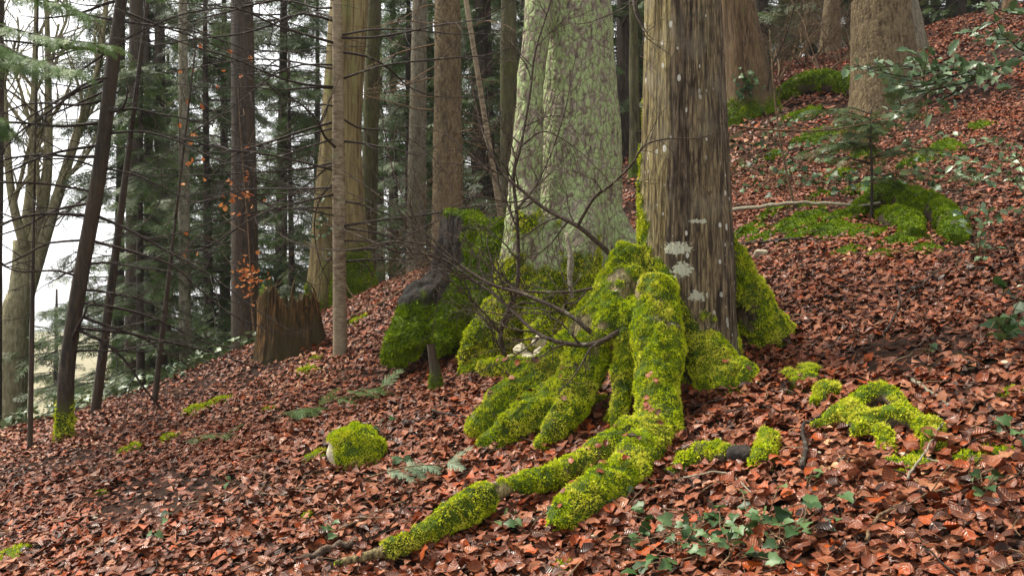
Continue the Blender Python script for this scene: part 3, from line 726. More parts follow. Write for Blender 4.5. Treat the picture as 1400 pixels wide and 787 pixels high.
# ------------------------------------------------------------------ mossy rotten stump beside the spruce
b = at(625, 9.5); CB = b.copy()
st = thing('mossy_stump', 'dark rotten stump buried in moss with spreading mossy roots', 'stump', b)
d = 9.5
roots = [
    ([px(606, 372, 9.3), px(590, 400, 9.2), px(568, 430, 9.05), px(548, 470, 8.9), px(532, 496, 8.85)], [0.14, 0.17, 0.17, 0.15, 0.06]),
    ([px(630, 370, 9.3), px(622, 420, 9.15), px(606, 460, 8.95), px(596, 485, 8.85)], [0.17, 0.16, 0.12, 0.05]),
    ([px(660, 330, 9.4), px(668, 390, 9.2), px(672, 440, 9.0), px(668, 480, 8.8)], [0.2, 0.2, 0.16, 0.06]),
    ([px(670, 310, 9.6), px(700, 345, 9.5), px(722, 390, 9.4)], [0.15, 0.16, 0.1]),
]
def mossf3(V, pid, t, nr):
    n = fbm(V * 3.4, 3, 281) * 0.6 + fbm(V * 15, 2, 283) * 0.25
    m = np.where(pid == 0, 0.25 + 0.9 * (V[:, 0] - CB[0]) / 0.3 + 0.5 * nr[:, 2], np.where(pid == 1, 0.62, 0.85))
    m = np.where((pid == 1) & (t < 0.3), 0.25, m)
    return np.clip((m + n - 0.45) * 4, 0, 1)
def ridge_rot(V):
    r = fbm(V * (14, 14, 3.5), 3, 195); g = fbm(V * (3, 3, 1.2), 2, 197)
    return np.clip(0.5 + 0.7 * r, 0, 1), 0.055 * r + 0.06 * g
rooted(st, (np.array([b + (0, 0, -0.4), b + (0.02, 0, 0.1), px(642, 360, d), px(646, 312, d), px(648, 302, d)]), [0.45, 0.38, 0.34, 0.31, 0.28]), roots, 0.017,
       [M['wood_dark'], M['wood_dark']], mossf3, ridge_rot, 9000, 0.03, lump=0.045, bw=0.006, moss_mat='moss_deep')

# ------------------------------------------------------------------ torn stump at the crest
b = G(378, 492); 
st = thing('torn_stump', 'low torn stump of orange brown rotten wood at the crest', 'stump', b)
dd = b[1] + 0.15
n = 96; rows = 46; th = np.arange(n) / n * 2 * np.pi
V = []; 
cx = np.array([(395 - 700) / F * dd, dd, 0])
for i in range(rows):
    t = i / (rows - 1)
    flare = 1 + 0.38 * (1 - t) ** 2.2 + 0.5 * np.clip(np.cos(th - 0.15), 0, 1) ** 3 * (1 - t) ** 1.1 
    r = 0.29 * flare + 0.03 * fbm(np.stack([np.cos(th) * 5, np.sin(th) * 5, np.full(n, t * 0.8)], -1), 3, 301) + 0.035 * fbm(np.stack([np.cos(th) * 14, np.sin(th) * 18, np.full(n, t * 1.5)], -1), 2, 303)
    rim = 0.62 + 0.06 * np.cos(th + 2.4) + 0.2 * fbm(np.stack([np.cos(th) * 3, np.sin(th) * 3, np.zeros(n)], -1), 3, 305) + 0.07 * fbm(np.stack([np.cos(th) * 11, np.sin(th) * 11, np.zeros(n)], -1), 2, 306)
    V.append(np.stack([cx[0] + r * np.cos(th) * 1.05, cx[1] + r * np.sin(th) * 0.8, b[2] - 0.25 + (rim + 0.25) * t + 0 * th], -1))
for t in (0.55, 0.2, 0.0):
    V.append(np.stack([cx[0] + 0.27 * t * np.cos(th), cx[1] + 0.22 * t * np.sin(th), b[2] + 0.42 + 0.2 * t + 0.04 * fbm(np.stack([np.cos(th) * 4 * t, np.sin(th) * 4 * t, np.full(n, 5 * t)], -1), 2, 307)], -1))
V = np.concatenate(V); m = len(V) // n
i = np.arange(m - 1)[:, None] * n; j = np.arange(n)[None]; j2 = (j + 1) % n
Fq = np.stack([i + j, i + j2, i + n + j2, i + n + j], -1).reshape(-1, 4)
ms = np.clip((fbm(V * 5, 3, 311) + (V[:, 2] - b[2] - 0.62) * 3 - 0.2) * 4, 0, 1) * 0.9
link('rotten_body', mesh_np('rotten_body', V - b, Fq, M['rotten'], True, {'moss': ms}), st)

gs = np.random.default_rng(17)
for q in range(34):
    a = gs.uniform(0, 6.28); rr_ = gs.uniform(.2, .3); p = np.array([cx[0] + rr_ * math.cos(a), cx[1] + rr_ * .8 * math.sin(a), b[2] + gs.uniform(.42, .56)])
    mb = MB(); h_ = gs.uniform(.05, .2) * (1.6 if gs.random() < .15 else 1); add_tube(mb, smoothpath([p, p + (gs.normal(0, .015), gs.normal(0, .015), h_ * .6), p + (gs.normal(0, .03), gs.normal(0, .03), h_)], 5), np.array([.03, .026, .02, .012, .003]) * gs.uniform(.6, 1.2), 5, moss=0.0); mb.build('splinter', M['rotten'], st, False)
# ------------------------------------------------------------------ plain trunks
def trunk_mesh(mb, path, radii, n, nz, amp, style, flare=0.0, lobes=5, seed=0, mossbase=0.0):
    Q = smoothpath(path, nz); r = np.interp(np.linspace(0, 1, nz), np.linspace(0, 1, len(radii)), radii)
    T, U, W = frames(Q); th = np.arange(n) / n * 2 * np.pi
    z = Q[:, 2] - Q[0, 2]
    rr = r[:, None] * (1 + flare * np.exp(-np.maximum(z - 0.3, 0) / 0.35)[:, None] * (1 + 0.45 * np.cos(lobes * th + seed)[None]))
    dirs = U[:, None] * np.cos(th)[None, :, None] + W[:, None] * np.sin(th)[None, :, None]
    S_ = (Q[:, None] + dirs * rr[..., None]).reshape(-1, 3)
    arc = np.stack([np.cos(th), np.sin(th)], -1)
    c_ = np.repeat(arc[None], nz, 0).reshape(-1, 2) * np.repeat(r, n)[:, None]; zz = np.repeat(z, n)
    if style == 'rib': q = np.stack([c_[:, 0] * 13, c_[:, 1] * 13, zz * 0.25 + seed], -1); f = fbm(q, 3, seed + 1)
    elif style == 'flake': q = np.stack([c_[:, 0] * 22, c_[:, 1] * 22, zz * 8 + seed], -1); f = fbm(q, 2, seed + 1)
    else: q = np.stack([c_[:, 0] * 10, c_[:, 1] * 10, zz * 1.5 + seed], -1); f = fbm(q, 2, seed + 1)
    g = fbm(np.stack([c_[:, 0] * 3, c_[:, 1] * 3, zz * 0.7 + seed], -1), 2, seed + 7)
    S_ = S_ + dirs.reshape(-1, 3) * (amp * f + amp * 1.2 * g)[:, None]
    i = np.arange(nz - 1)[:, None] * n; j = np.arange(n)[None]; j2 = (j + 1) % n
    Fq = np.stack([i + j, i + j2, i + n + j2, i + n + j], -1).reshape(-1, 4)
    mo = np.clip((mossbase - zz + 0.5 * g) * 4, 0, 1) if mossbase else np.zeros(len(S_))
    mb.add(S_, Fq, ridge=np.clip(0.5 + 0.7 * f, 0, 1), moss=mo, crust=0.0)
    return S_, Fq, mo

def dead_branches(root, base, topp, r_at, path, n, z0, z1, lmin, lmax, mat, seed, sides=None, droop=-0.1, kids=6, rb=0.011, lvl=2, sub=2):
    g = np.random.default_rng(seed)
    for q in range(n):
        t = z0 + (z1 - z0) * (q + g.random()) / n
        p = base + (topp - base) * t if path is None else path[min(int(t * len(path)), len(path) - 1)]
        a = g.uniform(0, 2 * np.pi) if sides is None else (np.pi if g.random() < sides else 0) + g.normal(0, 0.55)
        L = g.uniform(lmin, lmax); dv = np.array([math.cos(a), math.sin(a), g.normal(0.12, 0.2)])
        Q = [p + dv * r_at * 0.6]; dd_ = unit(dv)
        for s_ in range(6):
            dd_ = unit(dd_ + np.array([0, 0, droop * (1.1 - 0.35 * s_)]) + g.normal(size=3) * 0.17); Q.append(Q[-1] + dd_ * L / 6)
        mb = MB(); grow(mb, smoothpath(Q, 14), rb * g.uniform(0.7, 1.2), 0.0028, lvl, kids, L * 0.42, 48, 5, 0, g, droop * 0.3, 0.15, 0.1, 0.5)
        mb.build('branch', mat, root)

def plain_tree(name, label, base, topuv, wpx, mat, style='fissure', amp=0.012, flare=0.5, n=32, nz=64, h=14.0, bend=0.0, seed=0, mossbase=0.0, group=None, taper=0.8, branches=None, moss_mat=None, path=None):
    d = base[1]; tp = px(topuv[0], topuv[1], d)
    dirv = (tp - base); r = wpx / 2 / F * d
    ext = base + dirv * (h / max(dirv[2], 0.5))
    t = thing(name, label, 'tree', base, group)
    mid = base + dirv * 0.5 + np.array([bend, 0, 0])
    low = [base - dirv * (0.5 / dirv[2]), base + dirv * 0.02, mid, tp]
    if path: low = [base - (0, 0, 0.5)] + [px(a_, c_, d) for a_, c_ in path]
    mb = MB(); S_, Fq, mo = trunk_mesh(mb, np.array(low), [r * 1.15, r * 1.1, r, r * taper], n, nz, amp, style, flare, 5, seed, mossbase)
    add_tube(mb, smoothpath([tp, (tp + ext) / 2, ext], 8), np.linspace(r * taper, r * 0.35, 8), max(10, n // 3), ridge=0.4, moss=0.0, crust=0.0)
    tr = mb.build('trunk', M[mat], t)
    if moss_mat:
        mt = moss_tufts(S_, Fq, mo, 5000, 0.03, 0.007)
        if mt: tag_stuff(mt.build('moss', M[moss_mat], tr))
    if branches: dead_branches(t, base, tp, r, smoothpath([px(a_, c_, d) for a_, c_ in path], 40) if path else None, **branches)
    return t

DB = lambda n, z0, z1, a, b_, mat, seed, sides=None, **k: dict(n=n, z0=z0, z1=z1, lmin=a, lmax=b_, mat=M[mat], seed=seed, sides=sides, **k)
# dark leaning conifer with bare branches down the slope
b = G(88, 600)
plain_tree('leaning_conifer', 'slim dark wet trunk leaning and bending above the slope with bare dead branches', b, (166, 0), 19, 'bark_dark', amp=0.006, flare=0.25, path=[(88, 600), (92, 500), (112, 370), (135, 240), (150, 120), (166, 0)], seed=3, mossbase=1.0, moss_mat='moss', taper=0.8,
           branches=DB(38, 0.22, 1.0, 1.0, 2.6, 'twig_dark', 5, 0.5, lvl=2, kids=8, rb=0.016, droop=-0.14))
plain_tree('slender_dark_tree', 'thin black stem with a mossy foot just behind the dark leaning trunk', G(130, 566), (178, 190), 11, 'bark_dark', amp=0.003, flare=0.2, n=16, nz=40, seed=4, mossbase=0.6, moss_mat='moss_deep', taper=0.6, h=6,
           branches=DB(10, 0.2, 1.0, 0.5, 1.2, 'twig_dark', 6, 0.5, rb=0.007))
plain_tree('bare_sapling', 'very thin straight bare sapling pole standing downhill of the leaning trunk', G(41, 612), (47, 260), 6, 'bark_dark', amp=0.002, flare=0.1, n=10, nz=30, seed=5, taper=0.5, h=4.5,
           branches=DB(7, 0.3, 1.0, 0.3, 0.9, 'twig_dark', 7, None, rb=0.005))
plain_tree('bare_sapling', 'very thin tilted bare sapling pole on the leafy slope near the crest', G(211, 550), (240, 300), 7, 'bark_dark', amp=0.002, flare=0.1, n=10, nz=30, seed=6, taper=0.5, h=3.5,
           branches=DB(5, 0.3, 1.0, 0.3, 0.8, 'twig_dark', 8, None, rb=0.005))
# pole spruce with long dead branches
b = G(465, 484)
plain_tree('pole_spruce', 'slim pale straight spruce pole with branch stubs and long dead lower branches', b, (461, 0), 17, 'bark_pole', amp=0.004, flare=0.12, n=36, seed=9, taper=0.78, mossbase=0.42,
           branches=DB(36, 0.25, 1.0, 0.9, 2.6, 'twig_dark', 12, 0.68, droop=-0.1, rb=0.013, kids=9), moss_mat='moss_deep')
# ribbed double trunk with a mossy foot at the crest
b = at(440, 13.2); b[2] -= 0.02
dbl = plain_tree('ribbed_double_tree', 'yellowish ribbed double trunk with ivy and a wide mossy foot', b, (468, 0), 40, 'bark_ribbed', 'rib', 0.03, 0.9, 64, 110, seed=13, mossbase=1.15, moss_mat='moss_deep', taper=0.7)
mb = MB(); d = 13.2
S_, Fq, mo = trunk_mesh(mb, np.array([px(484, 420, d), px(482, 330, d), px(478, 180, d), px(488, 0, d), px(488, -120, d)]), [0.22, 0.2, 0.16, 0.14, 0.13], 40, 90, 0.02, 'rib', 0.5, 4, 15, 0.9)
tr = mb.build('second_trunk', M['bark_ribbed'], dbl); mt = moss_tufts(S_, Fq, mo, 5000, 0.03, 0.007); tag_stuff(mt and mt.build('moss', M['moss_deep'], tr))
# trunks standing behind the crest
plain_tree('mossy_trunk_tree', 'green algae covered trunk between the ribbed double trunk and the grey trunk', at(500, 15), (511, 0), 22, 'bark_mossy', amp=0.01, flare=0.3, seed=21, mossbase=1.2)
plain_tree('grey_trunk_tree', 'grey mottled trunk just downhill of the plain brown trunk', at(566, 16), (574, 0), 25, 'bark_grey', 'flake', 0.01, 0.4, seed=22)
plain_tree('brown_spruce', 'straight warm brown scaly trunk rising behind the dark mossy stump', at(612, 14.2), (612, 0), 40, 'bark_brown', 'flake', 0.012, 0.35, 48, 110, seed=23, taper=0.86,
           branches=DB(14, 0.35, 1.0, 0.7, 2.0, 'twig_brown', 24, 0.5))
plain_tree('thin_brown_tree', 'thin shaded brown trunk behind the pale leaning pole', at(654, 19), (656, 0), 19, 'bark_dark', amp=0.008, flare=0.3, seed=25)
plain_tree('mossy_trunk_tree', 'mossy green trunk beside the lichen covered trunk', at(697, 14.5), (695, 0), 25, 'bark_mossy', amp=0.01, flare=0.3, seed=26, mossbase=1.0)
plain_tree('dark_trunk_tree', 'thin dark trunk half hidden behind the lichen covered trunk', at(727, 16.5), (723, 0), 17, 'bark_dark', amp=0.008, flare=0.3, seed=27)
plain_tree('dark_trunk_tree', 'broad dark brown trunk standing past the torn stump', at(336, 12.8), (331, 0), 35, 'bark_dark', amp=0.01, flare=0.25, seed=28, n=48,
           branches=DB(16, 0.3, 1.0, 0.8, 2.2, 'twig_dark', 29, 0.5))
plain_tree('mottled_tree', 'thin pale mottled trunk with lichen patches beside the broad dark trunk', at(254, 14.5), (250, 0), 15, 'bark_mottled', 'flake', 0.006, 0.3, seed=30,
           branches=DB(7, 0.4, 1.0, 0.5, 1.2, 'twig_brown', 31, None, rb=0.007))
plain_tree('dark_trunk_tree', 'dark straight trunk in the fir boughs downhill of the mottled trunk', at(180, 17), (186, 0), 22, 'bark_dark', amp=0.01, flare=0.3, seed=32)
plain_tree('dark_trunk_tree', 'slender dark trunk between the mottled trunk and the leaning trunk', at(222, 19), (218, 0), 16, 'bark_dark', amp=0.008, flare=0.3, seed=33)
plain_tree('dark_trunk_tree', 'thick shaded trunk at the open edge of the wood', at(-14, 12.5), (-6, 0), 26, 'bark_dark', amp=0.01, flare=0.3, seed=34)
plain_tree('leaning_pole', 'thin pale leaning pole between the brown trunk and the lichen covered trunk', at(697, 11.2), (637, 0), 8, 'bark_pole', amp=0.003, flare=0.1, n=14, nz=40, seed=35, h=5)
# uphill trunks
b = at(1022, 15.5); b[2] += 0.05
plain_tree('ribbed_brown_tree', 'wide warm brown ribbed trunk with a mossy foot on the upper slope', b, (1006, 0), 66, 'bark_red', 'rib', 0.03, 0.45, 72, 110, seed=41, mossbase=0.75, moss_mat='moss_deep', taper=0.78)
b = at(1212, 14.0)
plain_tree('grey_brown_spruce', 'wide grey brown flaky trunk behind the holly leaves', b, (1203, 0), 84, 'bark_brown', 'flake', 0.014, 0.12, 72, 110, seed=42, taper=0.9)
plain_tree('dark_trunk_tree', 'thin dark grey trunk uphill near a reddish one', at(1358, 24), (1358, 0), 19, 'bark_dark', amp=0.01, flare=0.2, seed=43)
plain_tree('reddish_trunk_tree', 'thin reddish brown trunk uphill near a dark grey one', at(1382, 23), (1380, 0), 20, 'bark_red', amp=0.01, flare=0.2, seed=44)
plain_tree('grey_trunk_tree', 'slim olive grey trunk close behind the flaky uphill trunk', at(1258, 19), (1246, 0), 20, 'bark_grey', amp=0.01, flare=0.2, seed=45)
plain_tree('brown_spruce', 'brown trunk among the twiggy brush on the upper slope', at(1135, 26), (1138, 0), 26, 'bark_brown', 'flake', amp=0.01, flare=0.2, seed=46)
plain_tree('mossy_trunk_tree', 'shaded green trunk seen through the gap between the two biggest trunks', at(868, 15), (866, 0), 14, 'bark_mossy', amp=0.01, flare=0.3, seed=47, mossbase=1.0)

# bare multi-stemmed tree past the open edge
b = at(8, 19.0)
bt = thing('bare_broadleaf_tree', 'pale leafless broadleaf tree with several rising stems against the white sky', 'tree', b)
mb = MB(); d = 19.0; g = np.random.default_rng(77)
add_tube(mb, smoothpath([b - (0, 0, 0.5), px(18, 470, d), px(30, 400, d), px(34, 330, d)], 14), np.linspace(0.3, 0.2, 14), 14, rough=0.2)
for pts, r in (([px(34, 335, d), px(45, 230, d), px(47, 120, d), px(52, -60, d)], 0.13), ([px(30, 390, d), px(62, 260, d), px(66, 120, d), px(62, -60, d)], 0.14),
               ([px(20, 460, d), px(60, 330, d), px(100, 200, d), px(135, 90, d), px(150, -60, d)], 0.15), ([px(34, 340, d - 0.3), px(15, 260, d - 0.5), px(5, 120, d - 0.6), px(-5, -40, d - .8)], 0.1)):
    grow(mb, smoothpath(pts, 18), r, 0.03, 3, 9, 2.2, 38, 8, 0, g, 0.25, 0.2, 0.1)
mb.build('trunk', M['bark_pale'], bt)

# ------------------------------------------------------------------ fir boughs and background firs
def spray_proto(seed, twigs=10, spacing=0.05, nlen=0.075, nw=0.016, droop=0.25, wide=0.42, both=True):
    g = np.random.default_rng(seed); tri = []
    def needles(p0, p1, l):
        L = np.linalg.norm(p1 - p0); n = max(2, int(L / spacing)); d = unit(p1 - p0); s = unit(np.cross(d, (0, 0, 1)))
        for i in range(n):
            p = p0 + (p1 - p0) * ((i + 0.5) / n)
            for sg in (-1, 1):
                e = unit(d * 0.75 + s * sg * 1.0 + np.array([0, 0, g.normal(0.05, 0.25)])) * l * g.uniform(0.7, 1.15) * (1 - 0.35 * i / n)
                tri.append((p - d * nw, p + d * nw, p + e))
        tri.append((p1 - s * nw, p1 + s * nw, p1 + d * l))
    needles(np.zeros(3), np.array([1.0, 0, 0]), nlen)
    for i in range(twigs):
        t = 0.06 + 0.9 * (i + g.uniform(0.2, 0.8)) / twigs
        for sg in (-1, 1):
            l = (wide * (1 - t) ** 0.7 + 0.05) * g.uniform(0.75, 1.15); a = R(g.uniform(42, 62)) * sg
            p0 = np.array([t, 0, 0]); needles(p0, p0 + np.array([math.cos(a), math.sin(a), g.normal(-0.08, 0.1)]) * l, nlen * 0.9)
    V = np.array(tri).reshape(-1, 3); V[:, 2] -= droop * (V[:, 0] ** 2 + 0.7 * V[:, 1] ** 2)
    return V, np.arange(len(V)).reshape(-1, 3)
SPR = [spray_proto(s, 7, 0.085, 0.11, 0.026, dr) for s, dr in ((1, 0.2), (2, 0.35), (3, 0.5), (4, 0.1))]
SPF = [spray_proto(s, 11, 0.034, 0.085, 0.014, dr, 0.36) for s, dr in ((5, 0.15), (6, 0.3))]

def sprays(mb, protos, P, D, S, g, roll=0.35, rnd=None, m=1):
    P = np.array(P); D = np.array(D); S = np.array(S); D /= np.linalg.norm(D, axis=1, keepdims=True)
    up = np.array([0, 0, 1.0]) + g.normal(size=D.shape) * roll; y = np.cross(up, D); y /= np.linalg.norm(y, axis=1, keepdims=True) + 1e-9; z = np.cross(D, y)
    V, Fx, A = scatter(protos, P, np.stack([D, y, z], -1), S, np.clip(g.normal(0.5, 0.2, len(P)) if rnd is None else rnd, 0, 1))
    A = np.clip(A + g.normal(0, 0.12, len(A) // 3).repeat(3), 0, 1)
    mb.add(V, Fx, m, rnd=A)

def bough(mb, P, g, size, protos, PDS, dens=7, r=0.02):
    """a woody bough along P with sprays at both sides; spray placements go to PDS"""
    add_tube(mb, P, np.linspace(r, 0.004, len(P)), 5, 0)
    n = len(P)
    for q in range(dens):
        t = 0.18 + 0.82 * (q + g.random()) / dens; i = min(int(t * (n - 1)), n - 2); p = P[i] + (P[i + 1] - P[i]) * (t * (n - 1) - i); T = unit(P[i + 1] - P[i])
        s = unit(np.cross(T, (0, 0, 1)))
        for sg in (-1, 1):
            dv = T * 0.75 + s * sg * g.uniform(0.5, 1.1) + np.array([0, 0, g.uniform(-0.45, 0.05)])
            PDS.append((p, dv, size * g.uniform(0.6, 1.2) * (1.15 - 0.55 * t)))
    PDS.append((P[-1], P[-1] - P[-2], size * 0.8))

def fir_parts(seed, h, z0, L0, whorl=0.36, per=4, size=0.62, dens=5, r=0.16):
    g = np.random.default_rng(seed); mb = MB(); PDS = []
    z = z0
    while z < h - 0.3:
        f = 1 - (z / (h * 1.25)); 
        for q in range(per):
            a = g.uniform(0, 2 * np.pi); L = L0 * f * g.uniform(0.6, 1.15); dv = np.array([math.cos(a), math.sin(a), g.uniform(-0.05, 0.25)])
            Q = [np.array([0, 0, z + g.uniform(-.15, .15)])]; dd_ = unit(dv)
            for s_ in range(5): dd_ = unit(dd_ + np.array([0, 0, -0.13 + 0.03 * s_]) + g.normal(size=3) * 0.05); Q.append(Q[-1] + dd_ * L / 5)
            bough(mb, smoothpath(Q, 9), g, size, SPR, PDS, dens)
        z += whorl * g.uniform(0.7, 1.3)
    Pp, D_, S_ = zip(*PDS); sprays(mb, SPR, Pp, D_, S_, g)
    tb = MB(); Q = np.stack([0.06 * np.sin(np.linspace(0, 3, 20) + seed), 0.06 * np.cos(np.linspace(0, 3, 20)), np.linspace(-0.6, h, 20)], -1)
    add_tube(tb, Q, np.linspace(r * 1.15, 0.03, 20), 14, 0, rough=0.12, seed=seed)
    return tb.mesh('trunk', [M['bark_dark']]), mb.mesh('crown', [M['bark_dark'], M['fir']])
PROTO = [fir_parts(101, 13, 1.3, 3.0, 0.44, 4, 0.5, 6), fir_parts(102, 12, 0.7, 2.6, 0.4, 4, 0.46, 6), fir_parts(103, 14, 2.6, 3.2, 0.48, 4, 0.5, 6), fir_parts(104, 9, 0.3, 1.9, 0.34, 4, 0.42, 5, 0.1)]
def fir(u, d, k, rz, s, label, group, dz=0.0):
    p = at(u, d); p[2] += dz
    t = thing('fir_tree', label, 'tree', p, group); t.rotation_euler = (0, 0, rz); t.scale = (s, s, s)
    for nm, me in zip(('trunk', 'crown'), PROTO[k]): link(nm, me, t)
GB, GU = 'firs beyond the crest', 'firs on the upper slope'
for q, (u, d, k_, s, lab) in enumerate((
        (205, 19, 1, 1.0, 'fir with dense layered boughs beside the slender dark trunk'), (330, 27, 0, 1.2, 'far fir seen past the broad dark trunk'), (165, 20, 0, 1.0, 'shaded fir whose boughs hang just behind the dark leaning trunk'), (228, 24, 1, 1.1, 'fir with drooping grey green boughs behind the mottled trunk'),
        (285, 17, 3, 1.0, 'low bushy fir between the mottled trunk and the broad dark trunk'), (310, 22, 2, 1.0, 'tall fir crown rising behind the broad dark trunk'),
        (385, 18, 0, 0.9, 'fir whose boughs fill the space above the torn stump'), (430, 27, 2, 1.1, 'distant fir showing beside the ribbed double trunk'),
        (540, 24, 0, 1.1, 'fir between the mossy trunk and the grey mottled trunk'), (562, 20, 3, 1.1, 'short fir at the foot of the grey mottled trunk'),
        (650, 23, 1, 1.1, 'fir behind the pale leaning pole'), (690, 28, 0, 1.2, 'distant fir behind the mossy trunk near the lichen covered trunk'), (740, 22, 2, 1.0, 'fir half hidden behind the lichen covered trunk'),
        (590, 27, 1, 1.3, 'far fir between the grey mottled trunk and the warm brown trunk'), (630, 30, 2, 1.4, 'far fir just past the warm brown trunk'), (520, 30, 1, 1.3, 'far fir beside the algae covered trunk'), (715, 25, 1, 1.2, 'dark fir between the mossy trunk and the lichen covered trunk'), (862, 24, 3, 1.5, 'bushy fir low in the gap between the two biggest trunks'), (670, 19, 3, 1.0, 'low fir behind the pale leaning pole foot'),
        (850, 19, 1, 1.05, 'fir filling the gap between the two biggest trunks'), (885, 25, 0, 1.2, 'distant fir mostly hidden behind the big fissured trunk'), (250, 32, 0, 1.3, 'far pale fir seen between the shaded trunks'),
        (75, 34, 1, 1.1, 'far pale fir seen through the leafless broadleaf tree'), (398, 14.5, 3, 0.55, 'young fir growing right behind the torn stump'), (195, 14.2, 3, 0.66, 'young fir at the ivy carpet along the crest'))):
    fir(u, d, k_, q * 1.31, s, lab, GB)
for q, (u, d, k_, s, lab) in enumerate((
        (1040, 30, 1, 1.3, 'dark fir close behind the ribbed uphill trunk'), (1110, 32, 3, 1.6, 'bushy dark fir behind the leafless brush'), (1165, 31, 1, 1.3, 'dark fir between the brush and the flaky trunk'), (1255, 30, 1, 1.3, 'dark fir behind the slim olive trunk'), (1085, 42, 0, 1.6, 'far tall fir closing the view above the brush'), (1180, 44, 0, 1.6, 'far tall fir closing the view beside the flaky trunk'), (1020, 42, 1, 1.6, 'far tall fir behind the ribbed uphill trunk'), (1300, 29, 1, 1.2, 'dense dark fir just uphill of the flaky trunk'), (1345, 33, 0, 1.3, 'dark fir behind the thin dark grey uphill trunk'), (1275, 34, 3, 1.5, 'bushy fir at the top of the slope behind the olive trunk'),
        (1405, 30, 1, 1.2, 'dark fir behind the thin reddish uphill trunk'), (1070, 36, 0, 1.3, 'fir behind the twiggy brush near the ribbed uphill trunk'), (1140, 38, 1, 1.4, 'fir behind the brown trunk in the brush'),
        (1210, 36, 3, 1.6, 'bushy fir hidden behind the flaky trunk'), (985, 34, 2, 1.3, 'fir hidden behind the ribbed uphill trunk'), (1320, 26, 3, 1.0, 'low dark fir on the litter edge uphill of the holly leaves'), (1430, 26, 3, 1.3, 'low dark fir farthest uphill past the reddish trunk'))):
    fir(u, d, k_, q * 1.7 + 0.4, s, lab, GU)

# fir at the open edge of the wood whose light boughs hang into the picture
b = at(-140, 8.6)
ft = thing('edge_fir', 'fir at the wood edge reaching out pale green feathery boughs', 'tree', b)
mb = MB(); add_tube(mb, smoothpath([b - (0, 0, .4), b + (0, 0, 2), b + (.1, 0, 6)], 14), np.linspace(0.16, 0.08, 14), 16, rough=0.1); mb.build('trunk', M['bark_dark'], ft)
g = np.random.default_rng(61)
for q, (P4) in enumerate(([px(-140, 60, 8.6), px(-40, 30, 8.4), px(60, 50, 8.2), px(150, 62, 8.1)], [px(-140, 20, 8.6), px(-30, -20, 8.7), px(60, 0, 8.7), px(120, 20, 8.6)], [px(-140, 110, 8.7), px(-60, 80, 8.8), px(10, 85, 8.8), px(60, 100, 8.7)],
                         [px(-140, -20, 8.8), px(0, -60, 9.2), px(110, -40, 9.4), px(220, -10, 9.4)], [px(-140, 200, 8.8), px(-60, 150, 9.2), px(-10, 160, 9.3), px(15, 180, 9.3)], [px(-140, 40, 8.5), px(-20, 55, 8.0), px(40, 80, 7.8), px(95, 95, 7.7)])):
    mb = MB(); PDS = []; bough(mb, smoothpath(P4, 16), g, 0.27, SPF, PDS, 24, 0.012)
    Pp, D_, S_ = zip(*PDS); sprays(mb, SPF, Pp, D_, S_, g); mb.build('bough', [M['bark_dark'], M['fir_light']], ft)

# ------------------------------------------------------------------ leafless brush
def brush(name, label, base, h, n, seed, mat, spread=0.5, group=None, r=0.018, kids=7):
    t = thing(name, label, 'shrub', base, group); g = np.random.default_rng(seed)
    for q in range(n):
        a = g.uniform(0, 6.28); Q = [base + np.array([0, 0, -0.1])]; dv = unit(np.array([math.cos(a) * spread, math.sin(a) * spread, 1.0])); L = h * g.uniform(0.6, 1.15)
        for s_ in range(6): dv = unit(dv + np.array([math.cos(a), math.sin(a), -0.25]) * 0.11 + g.normal(size=3) * 0.1); Q.append(Q[-1] + dv * L / 6)
        mb = MB(); grow(mb, smoothpath(Q, 14), r * g.uniform(0.6, 1.2), 0.003, 2, kids, L * 0.45, 46, 5, 0, g, 0.1, 0.2, 0.12); mb.build('stem', mat, t)
for q, (u, d, h) in enumerate(((1062, 20, 2.6), (1100, 23, 3.2), (1150, 22, 3.0), (1082, 27, 4.0), (1165, 27, 4.0), (1045, 23, 3.2), (1125, 18.5, 2.2))):
    brush('bare_shrub', 'tangle of brown leafless twigs between the two uphill trunks', at(u, d), h, 7, 400 + q, M['twig_brown'], 0.75, 'bare brush on the upper slope', 0.02, 9)
for q, (u, d, h) in enumerate(((545, 15.5, 2.6), (590, 17, 3.0), (660, 15.5, 2.4), (300, 15.5, 2.5))):
    brush('bare_shrub', 'wispy leafless brush growing just past the crest', at(u, d), h, 5, 420 + q, M['twig_brown'], 0.5, 'bare brush past the crest', 0.013, 8)

for q, (u, v, h, lab) in enumerate(((600, 395, 1.6, 'thin pale twiggy bush growing at the rotten stump'), (560, 400, 1.9, 'thin pale twiggy bush on the crest by the grey trunk'), (660, 470, 1.3, 'thin twiggy seedling between the rotten stump and the arching shrub'), (500, 415, 1.5, 'thin pale twiggy bush by the pole spruce'))):
    brush('bare_shrub', lab, G(u, v), h, 4, 440 + q, M['twig_brown'], 0.6, None, 0.007, 8)
